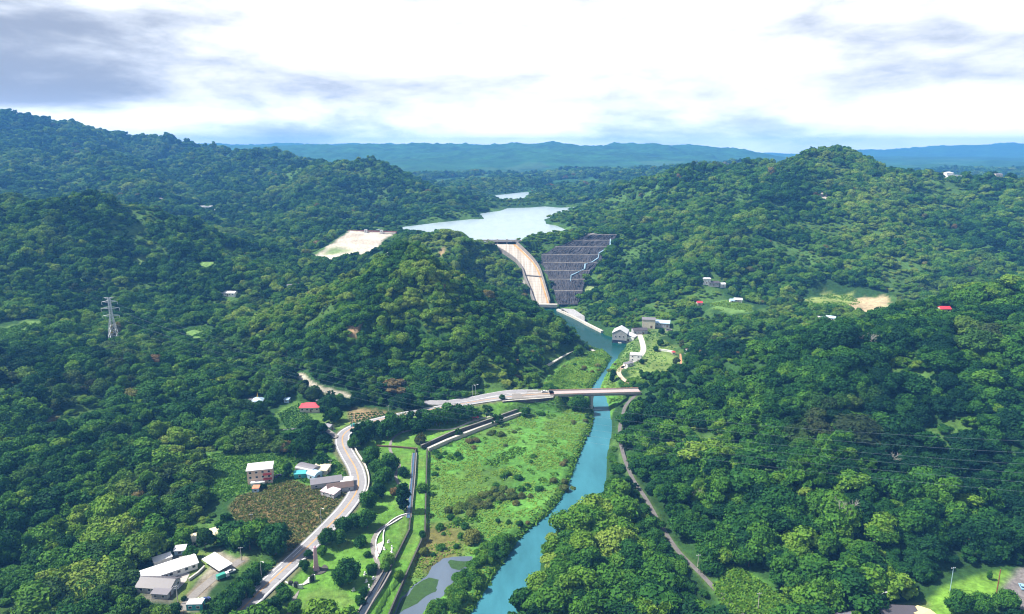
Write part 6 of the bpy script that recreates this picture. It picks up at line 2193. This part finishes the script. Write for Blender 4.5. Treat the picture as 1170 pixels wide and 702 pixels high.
# ------------------------------------------------------------------ vehicles
def car(label, pos, rot, c, kind='car', cargo=None):
    root = empty('car' if kind == 'car' else 'truck', pos, math.radians(rot), label, 'car' if kind == 'car' else 'truck')
    pm = mat('paint_%d_%d_%d' % tuple(int(q * 99) for q in c), c, .3, .06, .5, spec=.5)
    if kind == 'car':
        L, Wd = 4.4, 1.8
        prof = [(-2.2, .35), (2.2, .35), (2.2, .8), (1.2, .95), (-2.1, 1.0), (-2.2, .8)]
        mb = MB()
        n = len(prof)
        mb.add([(a, -Wd / 2, b) for a, b in prof] + [(a, Wd / 2, b) for a, b in prof], [tuple(range(n)), tuple(range(2 * n - 1, n - 1, -1))] + [(k, n + k, n + (k + 1) % n, (k + 1) % n) for k in range(n)])
        mb.build('body', pm, root)
        cab = [(-1.7, .99), (1.1, .96), (.45, 1.42), (-1.2, 1.44)]
        MB().add([(a, -.78, b) for a, b in cab] + [(a, .78, b) for a, b in cab], [(0, 1, 2, 3), (7, 6, 5, 4), (0, 4, 5, 1), (1, 5, 6, 2), (2, 6, 7, 3), (3, 7, 4, 0)]).build('window_glass', M_GLASS, root)
        MB().box((-.38, 0, 1.47), (1.7, 1.5, .06)).build('roof', pm, root)
        ax, fx = 1.35, 2.21
    else:
        Wd = 1.9
        MB().box((1.9, 0, 1.25), (1.5, 1.85, 1.7), 0, 0, .92).build('cab', M_WHITE, root)
        MB().box((2.64, 0, 1.6), (.06, 1.5, .7)).build('windscreen', M_GLASS, root)
        MB().box((-.8, 0, 1.55), (3.7, 1.95, 1.8)).build('cargo_box', pm, root)
        MB().box((0, 0, .5), (5.2, 1.5, .3)).build('chassis', M_TYRE, root)
        ax, fx = 1.75, 2.68
    for sx in (-ax, ax):
        for sy in (-1, 1):
            w = MB().bar((sx, sy * (Wd / 2 - .2), .33), (sx, sy * (Wd / 2 + .02), .33), .33, .33, 14).build('wheel', M_TYRE, root)
            MB().bar((sx, sy * (Wd / 2 + .015), .33), (sx, sy * (Wd / 2 + .04), .33), .19, .19, 10).build('rim', M_STEEL, w)
    for sy in (-.6, .6):
        MB().box((fx, sy, .72), (.06, .35, .16)).build('headlight', M_WHITE, root)
    return root


da = 44
car('green box truck with white cab standing on the gravel driveway', at(254.7, 660.5, 10.1), da, (.05, .30, .22), 'truck')
car('white car parked ahead of the green truck on the driveway', at(263, 654, 10.1), da, (.72, .72, .70))
car('dark blue car with white roof rack beside the turquoise cabin', at(234.3, 686.8, 10.1), da + 8, (.03, .05, .16))
car('pale green car behind the turquoise cabin', at(227, 687.5, 10.1), da, (.45, .66, .42))
p = ROAD[int(np.argmin(np.hypot(*(ROAD[:, :2] - W(406, 488, 9.8)).T)))]
car('teal car driving on the road above the bend', (p[0] - 1, p[1] + 1.6, p[2] + .02), 20, (.03, .32, .32))
car('white car standing on the junction at the bridge head', (*W(622, 448.4, 13.5), 13.53), 12, (.75, .75, .74))
car('dark blue car parked right of the salmon house', at(318, 545, 8.5), 60, (.03, .04, .12))
car('bright blue car beside the grey roofed workshop at the road bend', at(377, 552, 8.5), 30, (.05, .14, .42))
car('light blue car at the right edge on the corner driveway', at(1168, 672, 14), 70, (.25, .45, .62))

# ------------------------------------------------------------------ poles, pylon, wires
def pole(label, u, v, z0, h, m, arms=1, name='utility_pole', r=.16):
    px, py, z = gz(u, v, z0)
    root = empty(name, (px, py, z), math.radians(10), label, 'pole')
    MB().bar((0, 0, -.6), (0, 0, h), r, r * .7, 10).build('pole_shaft', m, root)
    for k in range(arms):
        a = MB().box((0, 0, h - .4 - .9 * k), (2.0, .14, .16)).build('crossarm', M_STEEL, root)
        for sx in (-.85, 0.25, .85):
            MB().bar((sx, 0, h - .32 - .9 * k), (sx, 0, h - .02 - .9 * k), .07, .05, 6).build('insulator', M_WHITE, a)
    return root


pole('grey utility pole with bluish shaft at the edge of the corner lawn', 1085.5, 675, 14, 11, mat('bluish_pole', (.28, .42, .50), .6, .15, 1.0), 1)
pole('rusty brown pole on the corner lawn beside the driveway', 1138.5, 679, 14, 11.5, M_RUST, 0, r=.26)
pole('pale utility pole beside the lower end of the footpath', 866, 697, 8, 8, M_CONC, 1)
pole('pale utility pole between footpath and right forest', 797, 652, 8, 8, M_CONC, 1)
pole('concrete utility pole in the yard in front of the annex', 203.5, 690, 10, 8.5, M_CONC, 2, r=.22)
pole('concrete utility pole beside the brown terraced field', 444, 479, 11, 10, M_CONC, 1)
pole('concrete utility pole in the grass above the road bend', 403, 489, 10, 8, M_CONC, 1)
pole('utility pole at the lower left corner of the orchard', 288, 604, 8.5, 8, M_CONC, 1)
pole('utility pole on the verge where the driveway meets the road', 276, 641, 10, 7, M_CONC, 1)
pole('utility pole standing in the meadow behind the sheds', 378, 540, 8.5, 8, M_CONC, 1)


def lamp(label, x, y, z, rot, h=8.0):
    root = empty('street_lamp', (x, y, z), rot, label, 'street lamp', None)
    MB().bar((0, 0, -.4), (0, 0, h), .11, .07, 8).build('pole_shaft', M_STEEL, root)
    mb = MB()
    pr = [(0, 0, h), (.35, 0, h + .5), (1.0, 0, h + .75), (1.8, 0, h + .8)]
    for a, b in zip(pr[:-1], pr[1:]):
        mb.bar(a, b, .06, .06, 6)
    mb.build('arm', M_STEEL, root)
    MB().box((2.1, 0, h + .78), (.9, .34, .16)).build('lamp_head', M_WHITE, root)
    return root


px, py, z = gz(1005, 697, 13)
lamp('street lamp with curved arm above the dark workshop at the bottom edge', px, py, z, .2, 7)
for u, v, lab in ((371, 599, 'street lamp on the orchard side of the road'), (304, 663, 'street lamp on the straight road near the plaza'), (541, 452, 'street lamp at the left end of the upper bridge approach'), (549, 452.5, 'second street lamp on the upper bridge approach')):
    q = ROAD[int(np.argmin(np.hypot(*(ROAD[:, :2] - W(u, v, 10)).T)))]
    if v < 500:
        q = LANE2[int(np.argmin(np.hypot(*(LANE2[:, :2] - W(u, v, 13)).T)))]
    lamp(lab, q[0] - 4.2, q[1] + 4.2, q[2] - .1, -.6)

# lattice pylon on the left slope
px, py, pz = hit(131, 392)
PH = 42.0
root = empty('transmission_pylon', (px, py, pz), math.radians(12), 'grey lattice transmission pylon rising from the wood on the left slope', 'pylon')
mb = MB()


def hw_(z):
    return 4.2 - (4.2 - 1.15) * min(1, z / (PH * .6)) if z < PH * .6 else 1.15 - .35 * (z - PH * .6) / (PH * .4)


lv = [0, 6, 11.5, 16.5, 21, 25, 28.5, 32, 35.5, 39, PH]
for a, b in zip(lv[:-1], lv[1:]):
    wa, wb = hw_(a), hw_(b)
    ca = [(-wa, -wa, a), (wa, -wa, a), (wa, wa, a), (-wa, wa, a)]
    cb = [(-wb, -wb, b), (wb, -wb, b), (wb, wb, b), (-wb, wb, b)]
    for k in range(4):
        mb.bar(ca[k], cb[k], .22, .2, 5)
        mb.bar(ca[k], cb[(k + 1) % 4], .11, .11, 4)
        mb.bar(ca[(k + 1) % 4], cb[k], .11, .11, 4)
        mb.bar(cb[k], cb[(k + 1) % 4], .11, .11, 4)
mb.build('tower_frame', M_STEEL, root)
arms_w = []
for zz_, ln_ in ((25, 7.0), (32, 7.6), (38, 6.4), (PH, 4.2)):
    mb = MB()
    w = hw_(zz_)
    for sx in (-1, 1):
        tip = (sx * ln_, 0, zz_ + .5)
        for sy in (-w, w):
            mb.bar((sx * w, sy, zz_), tip, .16, .1, 5)
            mb.bar((sx * w, sy, zz_ + 1.6 if zz_ < PH else zz_ - 1.6), tip, .12, .08, 5)
        for q in (.35, .7):
            mb.bar((sx * (w + (ln_ - w) * q), -w * (1 - q), zz_ + .3), (sx * (w + (ln_ - w) * q), w * (1 - q), zz_ + .3), .08, .08, 4)
    a = mb.build('cross_arm', M_STEEL, root)
    if zz_ < PH:
        for sx in (-1, 1):
            MB().bar((sx * ln_, 0, zz_ + .4), (sx * ln_, 0, zz_ - 2.2), .16, .16, 6).build('insulator', M_WHITE, a)
            arms_w.append(root.matrix_basis @ Vector((sx * ln_, 0, zz_ - 2.2)))
root_m = Matrix.Translation((px, py, pz)) @ Matrix.Rotation(math.radians(12), 4, 'Z')
ends = [(25, 7.0), (32, 7.6), (38, 6.4)]
k = 0
tgt = [(1300, 509), (1300, 524), (1300, 538), (1300, 549), (1300, 560), (1300, 572)]
lbl = ['topmost', 'second', 'third', 'fourth', 'fifth', 'lowest']
pairs = sorted([(sx, zz_, ln_) for zz_, ln_ in ends for sx in (-1, 1)], key=lambda q: (-q[1], -q[0]))
for k, (sx, zz_, ln_) in enumerate(pairs):
    a = root_m @ Vector((sx * ln_, 0, zz_ - 2.2))
    b = Vector(WY(tgt[k][0], tgt[k][1], 250))
    mb = MB()
    nseg = 48
    sag = 26.0
    pr = []
    for j in range(nseg + 1):
        t = j / nseg
        p = a.lerp(b, t)
        p.z -= sag * 4 * t * (1 - t)
        pr.append(p - a)
    for p, q in zip(pr[:-1], pr[1:]):
        mb.bar(p, q, .026, .026, 4)
    o = mb.build('power_line', mat('cable_aluminium', (.20, .26, .28), .5, .1, .5, metal=.2))
    o.location = a
    tag(o, '%s power line sagging across the right forest from the pylon' % lbl[k], 'power line')
